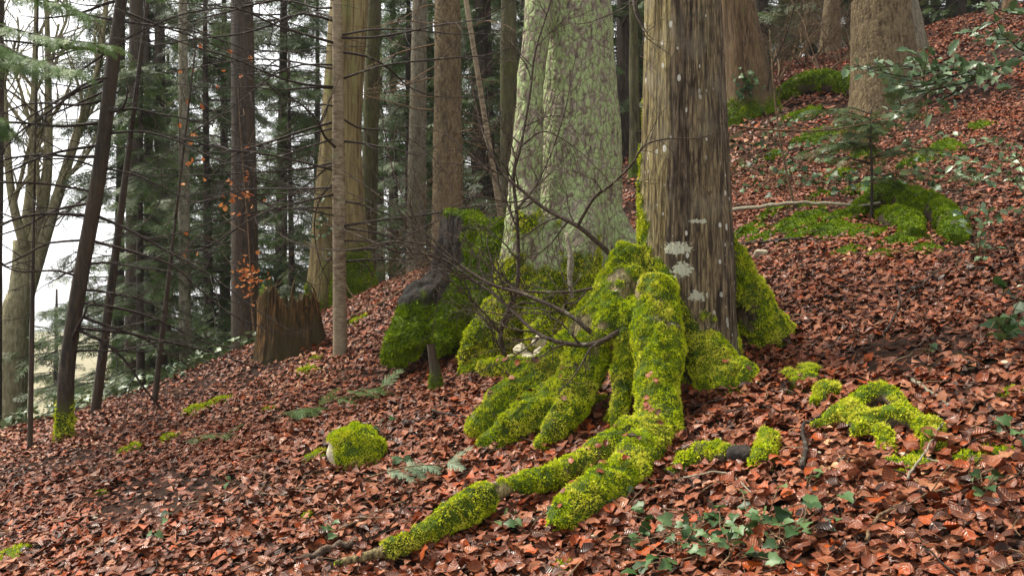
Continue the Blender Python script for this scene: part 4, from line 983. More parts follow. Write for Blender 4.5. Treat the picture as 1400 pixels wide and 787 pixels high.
# the leafless shrub whose dark stems arch across the big trunks
b = px(697, 524, 7.05); b[2] = float(H(np.array(b[0]), np.array(b[1])))
sh = thing('arching_shrub', 'leafless shrub with dark arching stems in front of the lichen covered trunk', 'shrub', b)
g = np.random.default_rng(88)
STEMS = [
    ([b, px(690, 490, 7.05), px(684, 455, 7.05), px(697, 420, 7.05), px(708, 385, 7.05), px(707, 300, 7.1), px(702, 240, 7.1), px(712, 200, 7.1), px(725, 125, 7.15), px(732, 70, 7.2), px(752, 5, 7.2), px(768, -60, 7.2)], 0.021),
    ([px(848, 452, 6.35), px(812, 470, 6.3), px(767, 468, 6.35), px(730, 452, 6.5), px(694, 418, 6.7), px(657, 390, 6.85), px(588, 356, 7.0), px(520, 312, 7.2)], 0.019),
    ([px(808, 454, 6.4), px(776, 429, 6.45), px(721, 404, 6.6), px(671, 388, 6.75), px(630, 363, 6.9), px(588, 333, 7.0), px(556, 278, 7.1), px(538, 235, 7.2), px(520, 150, 7.3)], 0.016),
    ([px(842, 354, 6.75), px(794, 312, 6.75), px(748, 287, 6.85), px(716, 262, 6.9), px(689, 239, 6.95), px(671, 207, 7.0), px(657, 170, 7.1), px(640, 90, 7.2)], 0.018),
    ([px(790, 308, 6.75), px(812, 271, 6.6), px(835, 253, 6.5), px(863, 226, 6.35), px(880, 200, 6.25), px(910, 190, 6.2), px(970, 185, 6.2), px(1002, 142, 6.2)], 0.011),
    ([px(820, 392, 6.6), px(776, 399, 6.65), px(703, 397, 6.75), px(650, 384, 6.9), px(600, 372, 7.0), px(522, 349, 7.1)], 0.011),
    ([px(702, 300, 7.1), px(680, 250, 7.2), px(648, 215, 7.3), px(600, 180, 7.4), px(540, 170, 7.5)], 0.009),
    ([px(712, 200, 7.1), px(745, 180, 7.0), px(790, 205, 6.9), px(835, 250, 6.8)], 0.008),
    ([px(590, 335, 7.0), px(540, 330, 7.1), px(470, 342, 7.3), px(400, 330, 7.5), px(350, 292, 7.7)], 0.008),
    ([px(630, 363, 6.9), px(560, 300, 7.0), px(480, 240, 7.2), px(425, 205, 7.4)], 0.008),
    ([px(657, 390, 6.85), px(600, 352, 7.0), px(540, 342, 7.1), px(480, 318, 7.3), px(420, 300, 7.5)], 0.010), ([px(684, 455, 7.05), px(650, 420, 7.1), px(615, 330, 7.2), px(560, 220, 7.4)], 0.010), ([px(705, 290, 7.1), px(740, 240, 7.1), px(770, 160, 7.1), px(790, 60, 7.1)], 0.008),
    ([px(866, -20, 6.3), px(868, 15, 6.2), px(880, 45, 6.15), px(876, 80, 6.15)], 0.012),
]
for Pp, r in STEMS:
    mb = MB(); L = np.linalg.norm(np.diff(np.array(Pp), axis=0), axis=1).sum()
    grow(mb, smoothpath(Pp, 40), r, r * 0.22, 2, int(5 + L * 4.5), 0.62, 50, 8, 0, g, 0.06, 0.08, 0.14); mb.build('stem', M['twig_shrub'], sh)
# thin bare saplings uphill
for (u, v), tops, lab in (((1090, 285), [(1068, 200), (1058, 120), (1052, 40)], 'thin grey bare sapling leaning near the fallen pale stick'),
                          ((1045, 155), [(1054, 100), (1078, 40), (1092, -20)], 'dark slanting bare stem at the foot of the ribbed uphill trunk'),
                          ((1262, 172), [(1270, 120), (1266, 95)], 'short thin dead stem under the holly leaves')):
    b = G(u, v); t = thing('bare_sapling', lab, 'sapling', b); mb = MB()
    grow(mb, smoothpath([b - (0, 0, .1)] + [px(a, c_, b[1]) for a, c_ in tops], 16), 0.016, 0.004, 2, 5, 0.5, 40, 6, 0, np.random.default_rng(u), 0.1); mb.build('stem', M['twig_brown'] if u != 1045 else M['twig_dark'], t)

# ------------------------------------------------------------------ beech sapling holding its orange leaves
b = at(352, 12.0); t = thing('beech_sapling', 'thin beech sapling still holding orange dry leaves by the torn stump', 'sapling', b)
g = np.random.default_rng(91); bl = leaf_proto(0.3, 0.5, 3, rg=g); blm = mesh_np('leaf', bl[0], bl[1], M['beech_orange'])
tips = []
mb = MB(); grow(mb, smoothpath([b - (0, 0, .1), px(345, 430, 12), px(340, 330, 12), px(330, 200, 12), px(325, 120, 12)], 20), 0.014, 0.004, 1, 9, 0.9, 60, 6, 0, g); mb.build('stem', M['twig_brown'], t)
spots = [(g.normal(338, 14), g.normal(382, 12)) for _ in range(52)] + [(g.normal(330, 18), g.normal(266, 12)) for _ in range(24)] + [(g.uniform(245, 360), g.uniform(60, 360)) for _ in range(30)]
for u, v in spots:
    o = link('leaf', blm, t, Vector(px(u, v, 12.0 + g.uniform(-.25, .25)) - b)); o.rotation_euler = (g.normal(0, .6), g.normal(0.4, .6), g.uniform(0, 6.28)); s_ = g.uniform(.06, .09); o.scale = (s_,) * 3

# ------------------------------------------------------------------ fir sapling uphill
b = G(1191, 302); t = thing('fir_sapling', 'small flat topped fir sapling growing beside the mossy arched root', 'sapling', b)
g = np.random.default_rng(93); d = b[1]
mb = MB(); add_tube(mb, smoothpath([b - (0, 0, .1), px(1192, 240, d), px(1190, 185, d), px(1191, 150, d)], 12), np.linspace(0.017, 0.008, 12), 8, rough=0.2); mb.build('stem', M['bark_dark'], t)
mb = MB(); PDS = []
for q in range(26):
    z = g.uniform(0.25, 1.0); p = b + (px(1191, 155, d) - b) * z; a = g.uniform(0, 6.28); L = g.uniform(0.3, 0.75) * (1.15 - 0.35 * z)
    e = p + np.array([math.cos(a) * L, math.sin(a) * L, g.uniform(-.02, .12)]); bough(mb, smoothpath([p, (p + e) / 2 + (0, 0, .03), e], 7), g, 0.2, SPF, PDS, 4, 0.006)
Pp, D_, S_ = zip(*PDS); sprays(mb, SPF, Pp, D_, S_, g); mb.build('crown', [M['twig_dark'], M['fir']], t)

# ------------------------------------------------------------------ holly and ivy
def poly_leaf(outline, fold=0.25, curl=0.3):
    o = np.array(outline, float); n = len(o); xm = o[:, 0]; V = []
    for x, y in o: V.append((x, y, fold * abs(y) - curl * (x - 0.5) ** 2))
    c0 = (0.35, 0, -curl * 0.02); V.append(c0)
    T = [(i, (i + 1) % n, n) for i in range(n)]
    return np.array(V), np.array(T)
HOLLY = [(0, 0), (.12, .12), (.2, .26), (.32, .17), (.45, .3), (.56, .19), (.7, .25), (.8, .1), (1, 0), (.8, -.1), (.7, -.25), (.56, -.19), (.45, -.3), (.32, -.17), (.2, -.26), (.12, -.12)]
IVY = [(0, 0), (-.12, .2), (-.06, .46), (.2, .42), (.4, .5), (.55, .27), (.8, .16), (1, 0), (.8, -.16), (.55, -.27), (.4, -.5), (.2, -.42), (-.06, -.46), (-.12, -.2)]
HM = [mesh_np('leaf', *poly_leaf(HOLLY, f, c_), M['holly']) for f, c_ in ((.3, .4), (.15, .7), (.45, .2))]
IM = [mesh_np('leaf', *poly_leaf(IVY, f, c_), M['ivy']) for f, c_ in ((.2, .3), (.05, .5), (.35, .2))]
IVP = [poly_leaf(IVY, .2, .3)]
def put_leaf(parent, me, p, d, s, g, up=0.5):
    d = unit(d); z = unit(np.array([-0.1, -0.75, 0.9]) + g.normal(size=3) * up); y = unit(np.cross(z, d)); z = np.cross(d, y)
    o = link('leaf', me, parent); off = off_of(parent)
    o.matrix_local = Matrix([[d[r] * s, y[r] * s, z[r] * s, p[r] - off[r]] for r in range(3)] + [[0, 0, 0, 1]])
def leafy(root, paths, size, step, g, meshes, mat, r=0.006, side=0.35):
    for Pp in paths:
        Q = smoothpath(Pp, 24); mb = MB(); add_tube(mb, Q, np.linspace(r, 0.002, 24), 6); tw = []
        L = np.linalg.norm(np.diff(Q, axis=0), axis=1).sum(); n = max(3, int(L / step))
        for q in range(n):
            t_ = (q + .5) / n; i = min(int(t_ * 23), 22); p = Q[i]; T = unit(Q[i + 1] - Q[i]); s = unit(np.cross(T, (0, 0, 1))) * (1 if q % 2 else -1)
            if side and g.random() < side and t_ > .15:
                e = p + (T * .6 + s + np.array([0, 0, g.normal(0, .3)])) * g.uniform(.1, .3); X = smoothpath([p, (p + e) / 2, e], 6); add_tube(mb, X, np.linspace(r * .5, .0015, 6), 4)
                for w in range(2, 6): tw.append((X[w], unit(e - p) + s * 0 + g.normal(size=3) * .6))
            tw.append((p, T * .5 + s * .9 + np.array([0, 0, g.normal(0.1, .3)])))
        mb.build('stem', mat, root)
        for p, dv in tw: put_leaf(root, meshes[g.integers(len(meshes))], p, dv, size * g.uniform(.65, 1.15), g)
g = np.random.default_rng(95)
b = at(1440, 6.4); hs = thing('holly_branch_shrub', 'holly shrub reaching a long branch of glossy leaves across the uphill trunk', 'shrub', b)
A0 = px(1425, 60, 6.3)
mb = MB(); add_tube(mb, smoothpath([b - (0, 0, .1), (b + A0) / 2 + (.1, 0, 0), A0, px(1410, 20, 6.3)], 16), np.linspace(.022, .012, 16), 8); mb.build('trunk', M['twig_dark'], hs)
leafy(hs, [[px(1330, 100, 6.2), px(1290, 95, 6.15), px(1240, 105, 6.1), px(1165, 88, 6.1)], [px(1370, 90, 6.2), px(1330, 110, 6.1), px(1290, 120, 6.0), px(1240, 128, 6.0)], [A0, px(1370, 90, 6.25), px(1310, 105, 6.2), px(1250, 92, 6.2), px(1180, 92, 6.2)], [px(1370, 90, 6.25), px(1320, 98, 6.1), px(1260, 118, 6.0), px(1205, 112, 6.0)], [px(1340, 96, 6.2), px(1300, 130, 6.2), px(1250, 146, 6.2), px(1215, 138, 6.2)],
           [px(1412, 15, 6.3), px(1390, 20, 6.2), px(1350, 10, 6.1), px(1320, 6, 6.1)], [A0, px(1400, 70, 6.0), px(1380, 55, 5.9), px(1365, 45, 5.9)]], .092, .042, g, HM, M['twig_dark'], .007, .45)
for (u, v), tips, lab in (((1420, 300), [[(1390, 250), (1350, 225), (1300, 215)], [(1380, 240), (1340, 245), (1310, 235)], [(1400, 230), (1370, 200), (1350, 190)]], 'spreading pale green holly on the leafy slope below the long holly branch'),
                          ((1338, 352), [[(1332, 320), (1322, 300), (1312, 285)], [(1340, 325), (1350, 300), (1352, 285)], [(1335, 335), (1352, 340), (1365, 338)]], 'small holly seedling with pale leaves next to the mossy arched root'),
                          ((1372, 470), [[(1375, 445), (1385, 425), (1398, 405)], [(1370, 450), (1360, 440), (1350, 462)], [(1380, 440), (1395, 440), (1410, 445)]], 'broad leaved green seedling on bare litter far from any root')):
    b = G(u, v); t = thing('holly_seedling', lab, 'shrub', b); d = b[1]
    leafy(t, [[b] + [px(a, c_, d - .12 * i) for i, (a, c_) in enumerate(tp)] for tp in tips], .085, .06, g, HM if v != 470 else IM, M['twig_brown'], .005, .3)

def ivy(u, v, n, spread, size, label, group=None, mesh=None):
    b = G(u, v); t = thing('ivy_plant', label, 'ivy', b, group)
    pts = np.stack([b[0] + g.normal(0, spread, n), b[1] + g.normal(0, spread, n)], -1)
    mb = MB()
    c0 = b + (0, 0, .01)
    for x, y in pts:
        z = float(H(np.array(x), np.array(y))) + g.uniform(.06, .13); e = np.array([x, y, z])
        add_tube(mb, smoothpath([c0, (c0 + e) / 2 + (0, 0, .02), e], 5), .0028, 4)
        put_leaf(t, IM[g.integers(3)], e, np.array([g.normal(), g.normal() - .5, g.normal(0, .3) - .2]), size * g.uniform(.6, 1.2), g, .45)
    mb.build('stem', M['twig_brown'], t)
LI = 'glossy dark ivy spreading over the leaf litter in front of the mossy roots'; GI = 'ivy in front of the mossy roots'
for u, v, n in ((845, 715, 7), (900, 750, 12), (945, 740, 14), (985, 755, 14), (1025, 735, 11), (1065, 755, 12), (1000, 772, 10), (925, 775, 10), (1095, 745, 5), (1050, 715, 5)): ivy(u, v, n, .10, .062, LI, GI)
for u, v, n, sp, sz, lab in ((720, 735, 6, .08, .05, 'few ivy leaves below the blunt end of the thick front root'), (445, 748, 5, .06, .06, 'ivy sprig at the thin bare end of the branching root'),
                             (1100, 680, 3, .03, .05, 'pair of ivy leaves on the litter under the curled mossy root'), (1345, 685, 6, .05, .065, 'large leaved ivy sprig on the litter below the moss patches'),
                             (1270, 495, 3, .04, .06, 'three ivy leaves upslope of the curled mossy root'), (1385, 610, 9, .09, .055, 'ivy clump at the downhill side of the broad seedling'),
                             (512, 603, 7, .05, .055, 'pale ivy on top of the mossy boulder'), (1010, 482, 7, .05, .05, 'small pale ivy beneath the uphill buttress root'), (535, 655, 4, .05, .06, 'ivy sprig between the boulder and the fir sprig'),
                             (215, 740, 4, .06, .06, 'lone ivy sprig in open litter far from the roots'), (320, 670, 4, .06, .05, 'tiny ivy seedling in open litter downhill of the boulder')): ivy(u, v, n, sp, sz, lab)
LM = 'low ivy patch on the leafy upper slope near '
MK_ = [('the ribbed uphill trunk', 1022, 170), ('the flaky uphill trunk', 1212, 190), ('the fir sapling', 1191, 280), ('the long pale stick', 1060, 285), ('the spreading holly', 1340, 250), ('the thin grey bare sapling', 1088, 240)]
for u, v in ((1030, 215), (1060, 245), (1110, 230), (1130, 215), (1090, 262), (1035, 260), (1150, 195), (1210, 235), (1075, 180), (1310, 250), (1240, 205), (1160, 265), (1120, 250), (1015, 235), (1050, 200), (1100, 205), (1180, 250), (1270, 265), (1230, 250)): ivy(u, v, 12, .22, .085, LM + min(MK_, key=lambda m_: np.hypot(m_[1] - u, (m_[2] - v) * 1.5))[0], 'ivy on the upper slope')
# ivy carpet along the crest
N = 2600; y = rng.uniform(10.2, 14.0, N); x = rng.uniform(-8.5, -2.6, N); s_ = y - np.interp(x, CX, CY); k = (s_ > -0.7) & (s_ < 1.0); x, y = x[k], y[k]; N = len(x)
V, Fx, A = scatter(IVP, np.stack([x, y, H(x, y) + rng.uniform(.03, .22, N)], -1), rot_from(HN(x, y), rng.uniform(0, 6.3, N), rng.uniform(0, 6.3, N), np.abs(rng.normal(0, .6, N))), rng.uniform(.05, .1, N), rng.random(N))
tag(link('ground_ivy', mesh_np('ground_ivy', V, Fx, M['ivy_mass'], True, {'rnd': A})), 'low pale ivy carpet along the crest of the slope', 'ivy', kind='stuff')
# ivy climbing the feet of two trunks
def climb(name, label, u, v, d, su, sv, n, size):
    p0 = px(u, v, d); t = thing(name, label, 'ivy', p0); mb = MB(); add_tube(mb, smoothpath([px(u, v + sv * 1.5, d), p0, px(u, v - sv * 1.5, d)], 8), .006, 5); mb.build('stem', M['twig_brown'], t)
    for _ in range(n): put_leaf(t, IM[g.integers(3)], px(g.normal(u, su), g.normal(v, sv), d + g.normal(0, .05)), np.array([g.normal(), -1, g.normal() - .6]), size * g.uniform(.7, 1.2), g, .8)
climb('climbing_ivy', 'ivy climbing the foot of the ribbed double trunk', 438, 305, 12.85, 8, 14, 40, .07)
climb('climbing_ivy', 'ivy climbing the mossy foot of the ribbed uphill trunk', 1022, 118, 15.0, 9, 14, 40, .09)

# ------------------------------------------------------------------ fallen fir sprigs
def fir_sprig(label, u0, v0, u1, v1, size, mat, n=5):
    a, c_ = G(u0, v0), G(u1, v1); t = thing('fir_sprig', label, 'sprig', a); mb = MB(); PDS = []
    Q = smoothpath([a + (0, 0, .08), (a + c_) / 2 + (0, 0, .11), c_ + (0, 0, .09)], 10); bough(mb, Q, g, size, SPF, PDS, n, .006)
    Pp, D_, S_ = zip(*PDS); D_ = [np.array(x_) * (1, 1, .25) + (0, 0, .05) for x_ in D_]; sprays(mb, SPF, Pp, D_, S_, g, .25); mb.build('needled_twig', [M['twig_brown'], M[mat]], t)
fir_sprig('pale bluish fir sprig lying between the boulder and the mossy root', 500, 672, 612, 655, .22, 'fir_blue', 5)
fir_sprig('green fir sprig lying in the litter upslope of the boulder', 445, 565, 520, 545, .3, 'fir_light', 6)
fir_sprig('flat green fir sprig lying in the litter downhill of the pole spruce', 375, 585, 435, 572, .3, 'fir_light', 5)
fir_sprig('small green fir sprig lying alone in open litter', 250, 618, 312, 608, .2, 'fir_light', 4)
fir_sprig('low fir sprig in front of the dark rotten stump', 530, 500, 590, 490, .24, 'fir_light', 4)

# ------------------------------------------------------------------ stones
def stone_mesh(V0, s, seed, flat=.7):
    import bmesh
    bm = bmesh.new(); bmesh.ops.create_icosphere(bm, subdivisions=3 if s > .05 else 2, radius=1.0); V = np.array([v.co[:] for v in bm.verts]); Fx = np.array([[v.index for v in f.verts] for f in bm.faces]); bm.free()
    q = V * 1.3 + seed * 3.1; V = V * (1 + .6 * fbm(q, 2, seed))[:, None]
    V = V * np.array([1, .8, flat]) * s; a = seed * 1.7; c_, sn = math.cos(a), math.sin(a)
    return V @ np.array([[c_, sn, 0], [-sn, c_, 0], [0, 0, 1]]) + V0, Fx
b = G(483, 640); t = thing('mossy_boulder', 'small rounded boulder capped with bright moss in the litter', 'boulder', b)
V, Fx = stone_mesh(b + (0, .12, .06), .17, 5, .85); nr = vnormals(V, Fx)
k_ = 4
import bmesh as _bm
bm = _bm.new(); _bm.ops.create_icosphere(bm, subdivisions=5, radius=1.0); V = np.array([v.co[:] for v in bm.verts]); Fx = np.array([[v.index for v in f.verts] for f in bm.faces]); bm.free()
SPH = (V.copy(), Fx.copy())
V = V * (1 + .12 * fbm(V * 1.9, 2, 5))[:, None] * np.array([.18, .15, .17]); nr = vnormals(V, Fx); mo = np.clip((nr[:, 2] * .7 + (V[:, 0] + .09) * 8 + .4 * fbm(V * 12, 2, 6) + .45) * 3, 0, 1)
V = V + nr * (mo * (.012 + .018 * fbm(V * 20, 2, 7)))[:, None] + b + (0, .1, .085)
link('stone', mesh_np('stone', V - b, Fx, M['stone'], True, {'moss': mo}), t); mt = moss_tufts(V, Fx, mo, 40000, .018); tag_stuff(mt.build('moss', M['moss'], t))
PEB = [(800, 660 + 60, .035), (728, 712 + 8, .016), (806, 716, .028), (790, 724, .022), (772, 752, .02), (812, 745, .022), (608, 766, .018), (617, 770, .024), (1150, 700 - 60, .014), (1120, 628, .012), (1236, 632, .02), (1374, 506, .026), (1395, 400, .024), (455, 757, .012),
       (500, 705, .012), (285, 700, .016), (1180, 690, .013), (690, 470, .02), (130, 715, .015), (880, 770, .013)]
for q, (u, v, s_) in enumerate(PEB):
    b = G(u, v); V, Fx = stone_mesh(np.array([0, 0, s_ * .4 + .03]), s_, q + 3, .5); o = link('pebble', mesh_np('pebble', V, Fx, M['stone'], False), None, Vector(b)); tag(o, 'small pale pebble lying among the fallen leaves', 'pebble', 'pale pebbles in the litter')
for q, (u, v, dd_, s_) in enumerate(((742, 484, 7.45, .075), (724, 492, 7.4, .065), (764, 474, 7.5, .065), (712, 478, 7.55, .06), (758, 494, 7.38, .06), (737, 466, 7.6, .06), (700, 490, 7.45, .05), (774, 488, 7.4, .05), (735, 505, 7.36, .09), (760, 508, 7.36, .09), (708, 508, 7.38, .09), (750, 490, 7.55, .1), (720, 495, 7.55, .1))):
    b = px(u, v, dd_); V, Fx = stone_mesh(np.zeros(3), s_, q + 33, .75); o = link('rock', mesh_np('rock', V, Fx, M['stone'], False), None, Vector(b)); tag(o, 'angular pale stone heaped among the mossy roots under the lichen covered trunk', 'stone', 'pale stones among the roots')
b = G(1042, 353); V, Fx = stone_mesh(np.array([0, 0, .04]), .07, 61, .6); o = link('rock', mesh_np('rock', V, Fx, M['stone'], True), None, Vector(b)); tag(o, 'single white stone on the litter just past the uphill buttress', 'stone')

# ------------------------------------------------------------------ mossy roots and cushions out on the slope
def mossy_root(label, paths, voxel=.012, bare=None, dens=26000, blen=.017, mat='moss', name='mossy_root', amt=.85, bw=.0034):
    b = np.array(paths[0][0][0]); t = thing(name, label, 'root', b)
    tubes = []
    for Pp, rr in paths:
        n = 30; Q = smoothpath(Pp, n); q = np.interp(np.linspace(0, 1, n), np.linspace(0, 1, len(rr)), rr)
        Q = Q + np.stack([fbm(np.stack([np.linspace(0, 5, n), np.full(n, b[0] * 7), np.full(n, j * 9.)], -1), 2, 50) for j in range(3)], -1) * q[:, None] * .4; tubes.append((Q, q, 16))
    V, Fx = remesh(tubes, voxel, 8); nr = vnormals(V, Fx)
    mo = np.clip((amt - .1 + .7 * fbm(V * 8, 3, 501) + .3 * nr[:, 2] - .5) * 4, 0, 1)
    if bare is not None: mo = mo * bare(V)
    V = V + nr * (mo * (.008 + .03 * fbm(V * 9, 3, 503) + .02 * fbm(V * 30, 2, 505)) + (1 - mo) * .006 * fbm(V * 30, 2, 507))[:, None]
    pt = link('wood', mesh_np('wood', V - b, Fx, M['root_bare'], True, {'moss': mo}), t); mt = moss_tufts(V, Fx, mo, dens, blen, bw); tag_stuff(mt and mt.build('moss', M[mat], t))
def gp(u, v, up=0.0): return G(u, v) + np.array([0, 0, up])
mossy_root('short fat mossy root hump with a dark cut end in the litter', [([gp(915, 655, .02), gp(940, 640, .03), gp(968, 630, .05), gp(995, 634, .03)], [.035, .055, .062, .05])])
mossy_root('mossy knob of root beside the short fat hump', [([gp(1040, 645, .0), gp(1046, 630, .05), gp(1052, 615, .06)], [.04, .05, .035])])
mossy_root('curled mossy root arching out of the litter like a loop', [
    ([gp(1110, 592, .04), gp(1140, 585, .04), gp(1165, 568, .05), gp(1195, 558, .06), gp(1222, 562, .06), gp(1236, 582, .04)], [.02, .032, .055, .05, .046, .045]),
    ([gp(1170, 598, .03), gp(1200, 590, .05), gp(1240, 588, .05), gp(1268, 600, .04), gp(1280, 622, .0)], [.05, .055, .058, .055, .035]),
    ([gp(1165, 575, .08), gp(1175, 605, .03)], [.045, .05]), ([gp(1205, 598, .06), gp(1215, 622, .0)], [.045, .025])])
mossy_root('two mossy lumps on the bare root crossing the litter', [([gp(1088, 545, .03), gp(1102, 528, .03), gp(1114, 514, .03)], [.05, .075, .045]), ([gp(1118, 560, .01), gp(1130, 547, .03), gp(1140, 537, .02)], [.04, .055, .03])])
mossy_root('large arched mossy root beside the fir sapling', [([gp(1165, 300, .0), gp(1185, 290, .05), gp(1210, 284, .1), gp(1245, 294, .1), gp(1280, 305, .1), gp(1302, 320, .05), gp(1308, 335, .0)], [.08, .11, .12, .12, .13, .12, .07]),
            ([gp(1210, 300, 0), gp(1235, 315, .05), gp(1255, 330, .02)], [.1, .12, .08])], .018, None, 12000, .022, 'moss_deep', bw=.005)
mossy_root('long low mossy log lying on the upper slope between two trunks', [([gp(1060, 138, .0), gp(1090, 132, .12), gp(1130, 126, .15), gp(1165, 128, .1), gp(1185, 140, .0)], [.1, .16, .17, .15, .08])], .025, None, 5000, .03, 'moss_deep', name='mossy_log', bw=.008)
mossy_root('mossy boulder like root heap beside the pole spruce foot', [([gp(420, 412, .0), gp(430, 400, .15), gp(440, 395, .12)], [.12, .17, .12]), ([gp(445, 405, .1), gp(468, 398, .12), gp(490, 400, .0)], [.12, .13, .08])], .02, None, 8000, .025, 'moss_deep', bw=.006)
mossy_root('mossy lump at the crest beside the dark rotten stump', [([gp(545, 352, .0), gp(558, 345, .12), gp(572, 352, .0)], [.1, .15, .1])], .02, None, 8000, .025, 'moss_deep', bw=.006)
mossy_root('thin dark log partly mossy on the upper slope', [([gp(1095, 192, .03), gp(1130, 186, .06), gp(1160, 182, .03)], [.04, .06, .03])], .018, None, 6000, .02, 'moss_deep', amt=.5, bw=.006, name='mossy_log')
mossy_root('round moss covered lump between the cut post and the arching shrub', [([gp(635, 515, .0), gp(650, 505, .08), gp(668, 512, .03)], [.07, .11, .07])], .014)
b = gp(1012, 636, .045); t = thing('cut_root_end', 'dark bare broken root end between the fat hump and the mossy knob', 'root', b)
mb = MB(); add_tube(mb, smoothpath([gp(996, 634, .04), gp(1014, 636, .05), gp(1034, 632, .035)], 10), np.array([.03, .045, .05, .052, .05, .05, .048, .044, .038, .02]), 14, rough=.5, seed=4); mb.build('wood', M['wood_dark'], t)
# cut post
b = G(594, 535); t = thing('cut_post', 'short cut sapling stub with a mossy lower half', 'stump', b); d = b[1]
mb = MB(); S_, Fq, mo = trunk_mesh(mb, np.array([b - (0, 0, .1), px(596, 515, d), px(592, 490, d), px(589, 470, d)]), [.06, .05, .035, .03], 20, 30, .004, 'fissure', .0, 3, 5, .32); tr = mb.build('stub', M['bark_dark'], t)
mt = moss_tufts(S_, Fq, mo, 22000, .016); tag_stuff(mt and mt.build('moss', M['moss_deep'], tr))

MARKS = [('the ribbed double trunk', at(440, 12.9)), ('the mossy lump at the crest', G(558, 352)), ('the mossy boulder', G(483, 640)), ('the dark leaning trunk', G(88, 600)), ('the torn stump', G(395, 492)), ('the pole spruce', G(465, 484)), ('the cut post', G(594, 535)), ('the hollow under the big fissured trunk', G(830, 560)),
         ('the fir sapling', G(1191, 302)), ('the long pale stick', G(1060, 300)), ('the curled mossy root', G(1210, 590)), ('the broad leaved seedling', G(1372, 470)), ('the ribbed uphill trunk', G(1022, 170)), ('the flaky uphill trunk', G(1212, 190)),
         ('the holly seedling', G(1338, 352)), ('the tilted sapling pole', G(211, 550)), ('the thin bare root end', G(455, 771)), ('the dark rotten stump', G(560, 470)), ('the spreading holly', G(1340, 250))]
def beside(b): return min(MARKS, key=lambda m_: np.hypot(m_[1][0] - b[0], m_[1][1] - b[1]))[0]
def moss_pad(u, v, w, label, group, mat='moss', flat=.25):
    b = G(u, v)
    if group: label = 'flat moss cushion among fallen leaves beside ' + beside(b); group = 'moss cushions beside ' + beside(b)
    w = w * 1.0; n = 26; rr = np.linspace(0, 1, 12)[1:]; th = np.arange(n) / n * 6.2832; P = [(0, 0)]; 
    for r in rr: P += list(zip(r * np.cos(th), r * np.sin(th)))
    P = np.array(P); ex = 1 + .85 * fbm(np.stack([P[:, 0] * 2.2 + u, P[:, 1] * 2 + v, 0 * P[:, 0]], -1), 2, 601); s = w / F * b[1] / 2
    X = b[0] + P[:, 0] * s * ex; Y = b[1] + P[:, 1] * s * .8 * ex; rad_ = np.hypot(P[:, 0], P[:, 1])
    Z = H(X, Y) - .02 + (1 - rad_ ** 2) * s * flat * (1 + .5 * fbm(np.stack([X * 14, Y * 14, 0 * X], -1), 2, 603)) + .035
    Z = np.where(rad_ > .97, H(X, Y) - .03, Z)
    V = np.stack([X, Y, Z], -1); T = [(0, 1 + j, 1 + (j + 1) % n) for j in range(n)]
    for i in range(len(rr) - 1):
        for j in range(n): a = 1 + i * n + j; c_ = 1 + i * n + (j + 1) % n; T += [(a, a + n, c_ + n), (a, c_ + n, c_)]
    T = np.array(T); t = thing('moss_cushion', label, 'moss', b, group)
    link('mat', mesh_np('mat', V - b, T, M['root_bare'], True, {'moss': np.ones(len(V))}), t)
    mt = moss_tufts(V, T, np.clip(.9 - (rad_ > .95) * .4 + 0 * rad_, 0, 1), 16000 * min(1, (6.5 / b[1]) ** 2), .018 * max(1, b[1] / 7), .0036 * max(1, b[1] / 6.5)); tag_stuff(mt and mt.build('tuft', M[mat], t))
LP, GP = 'flat moss cushion spreading among fallen leaves on the lower slope', 'moss cushions on the lower slope'
for u, v, w in PADS_LOW:
    moss_pad(u, v, w, LP, GP)
LQ, GQ = 'moss cushion spreading among fallen leaves on the upper slope', 'moss cushions on the upper slope'
for u, v, w in PADS_UP:
    moss_pad(u, v, w, LQ, GQ, 'moss' if v > 500 else 'moss_deep')
moss_pad(768, 782, 40, 'moss tuft on a buried root end below the thick front root', None)

# ------------------------------------------------------------------ fallen sticks
def stick(label, uv, r, mat='twig_brown', lift=.05, kids=0, group=None):
    P_ = [gp(u, v, lift) for u, v in uv]; t = thing('fallen_stick', label, 'stick', P_[0], group); mb = MB(); gg = np.random.default_rng(int(uv[0][0] + uv[0][1]))
    P_ = smoothpath(P_, 20); P_ = P_ + gg.normal(size=P_.shape) * r * .35
    if kids: grow(mb, P_, r, r * .5, 1, kids, .25, 45, 7, 0, gg)
    else: add_tube(mb, P_, np.linspace(r, r * .55, 20), 7, rough=.25)
    mb.build('wood', M[mat], t)
stick('long pale fallen stick lying on the moss beside the fir sapling', [(1003, 302), (1060, 297), (1120, 295), (1170, 297), (1204, 295)], .022, 'twig_pale', .12)
stick('dark fallen stick below the long pale stick', [(1010, 340), (1060, 337), (1105, 333)], .016, 'twig_dark')
stick('dark stick leaning over the mossy mound in front of the hollow', [(728, 602), (745, 585), (786, 563)], .013, 'twig_dark', .1)
stick('long bare root like stick beside the thin mossy root end', [(400, 776), (460, 758), (520, 735), (575, 712)], .024, 'root_bare', .03)
stick('straight grey stick in open litter above the bare root end', [(445, 745), (510, 715), (556, 695)], .008, 'twig_brown', .05)
stick('thin curved twig by the short fat mossy hump', [(935, 665), (990, 660), (1030, 690)], .006, 'twig_pale', .05)
stick('bent dark stick with a knuckle beside the curled mossy root', [(1098, 660), (1100, 630), (1098, 600), (1125, 585)], .014, 'twig_dark', .07)
stick('long thin branch with side twigs lying on open litter', [(1185, 760), (1195, 735), (1240, 705), (1310, 680), (1370, 655)], .009, 'twig_brown', .06, 7)
stick('slender twig rising from the litter past the curled mossy root', [(1240, 680), (1265, 640), (1290, 600)], .006, 'twig_pale', .08)
stick('pale split stick upslope of the curled mossy root', [(1245, 530), (1280, 555), (1310, 575)], .012, 'twig_pale', .05)
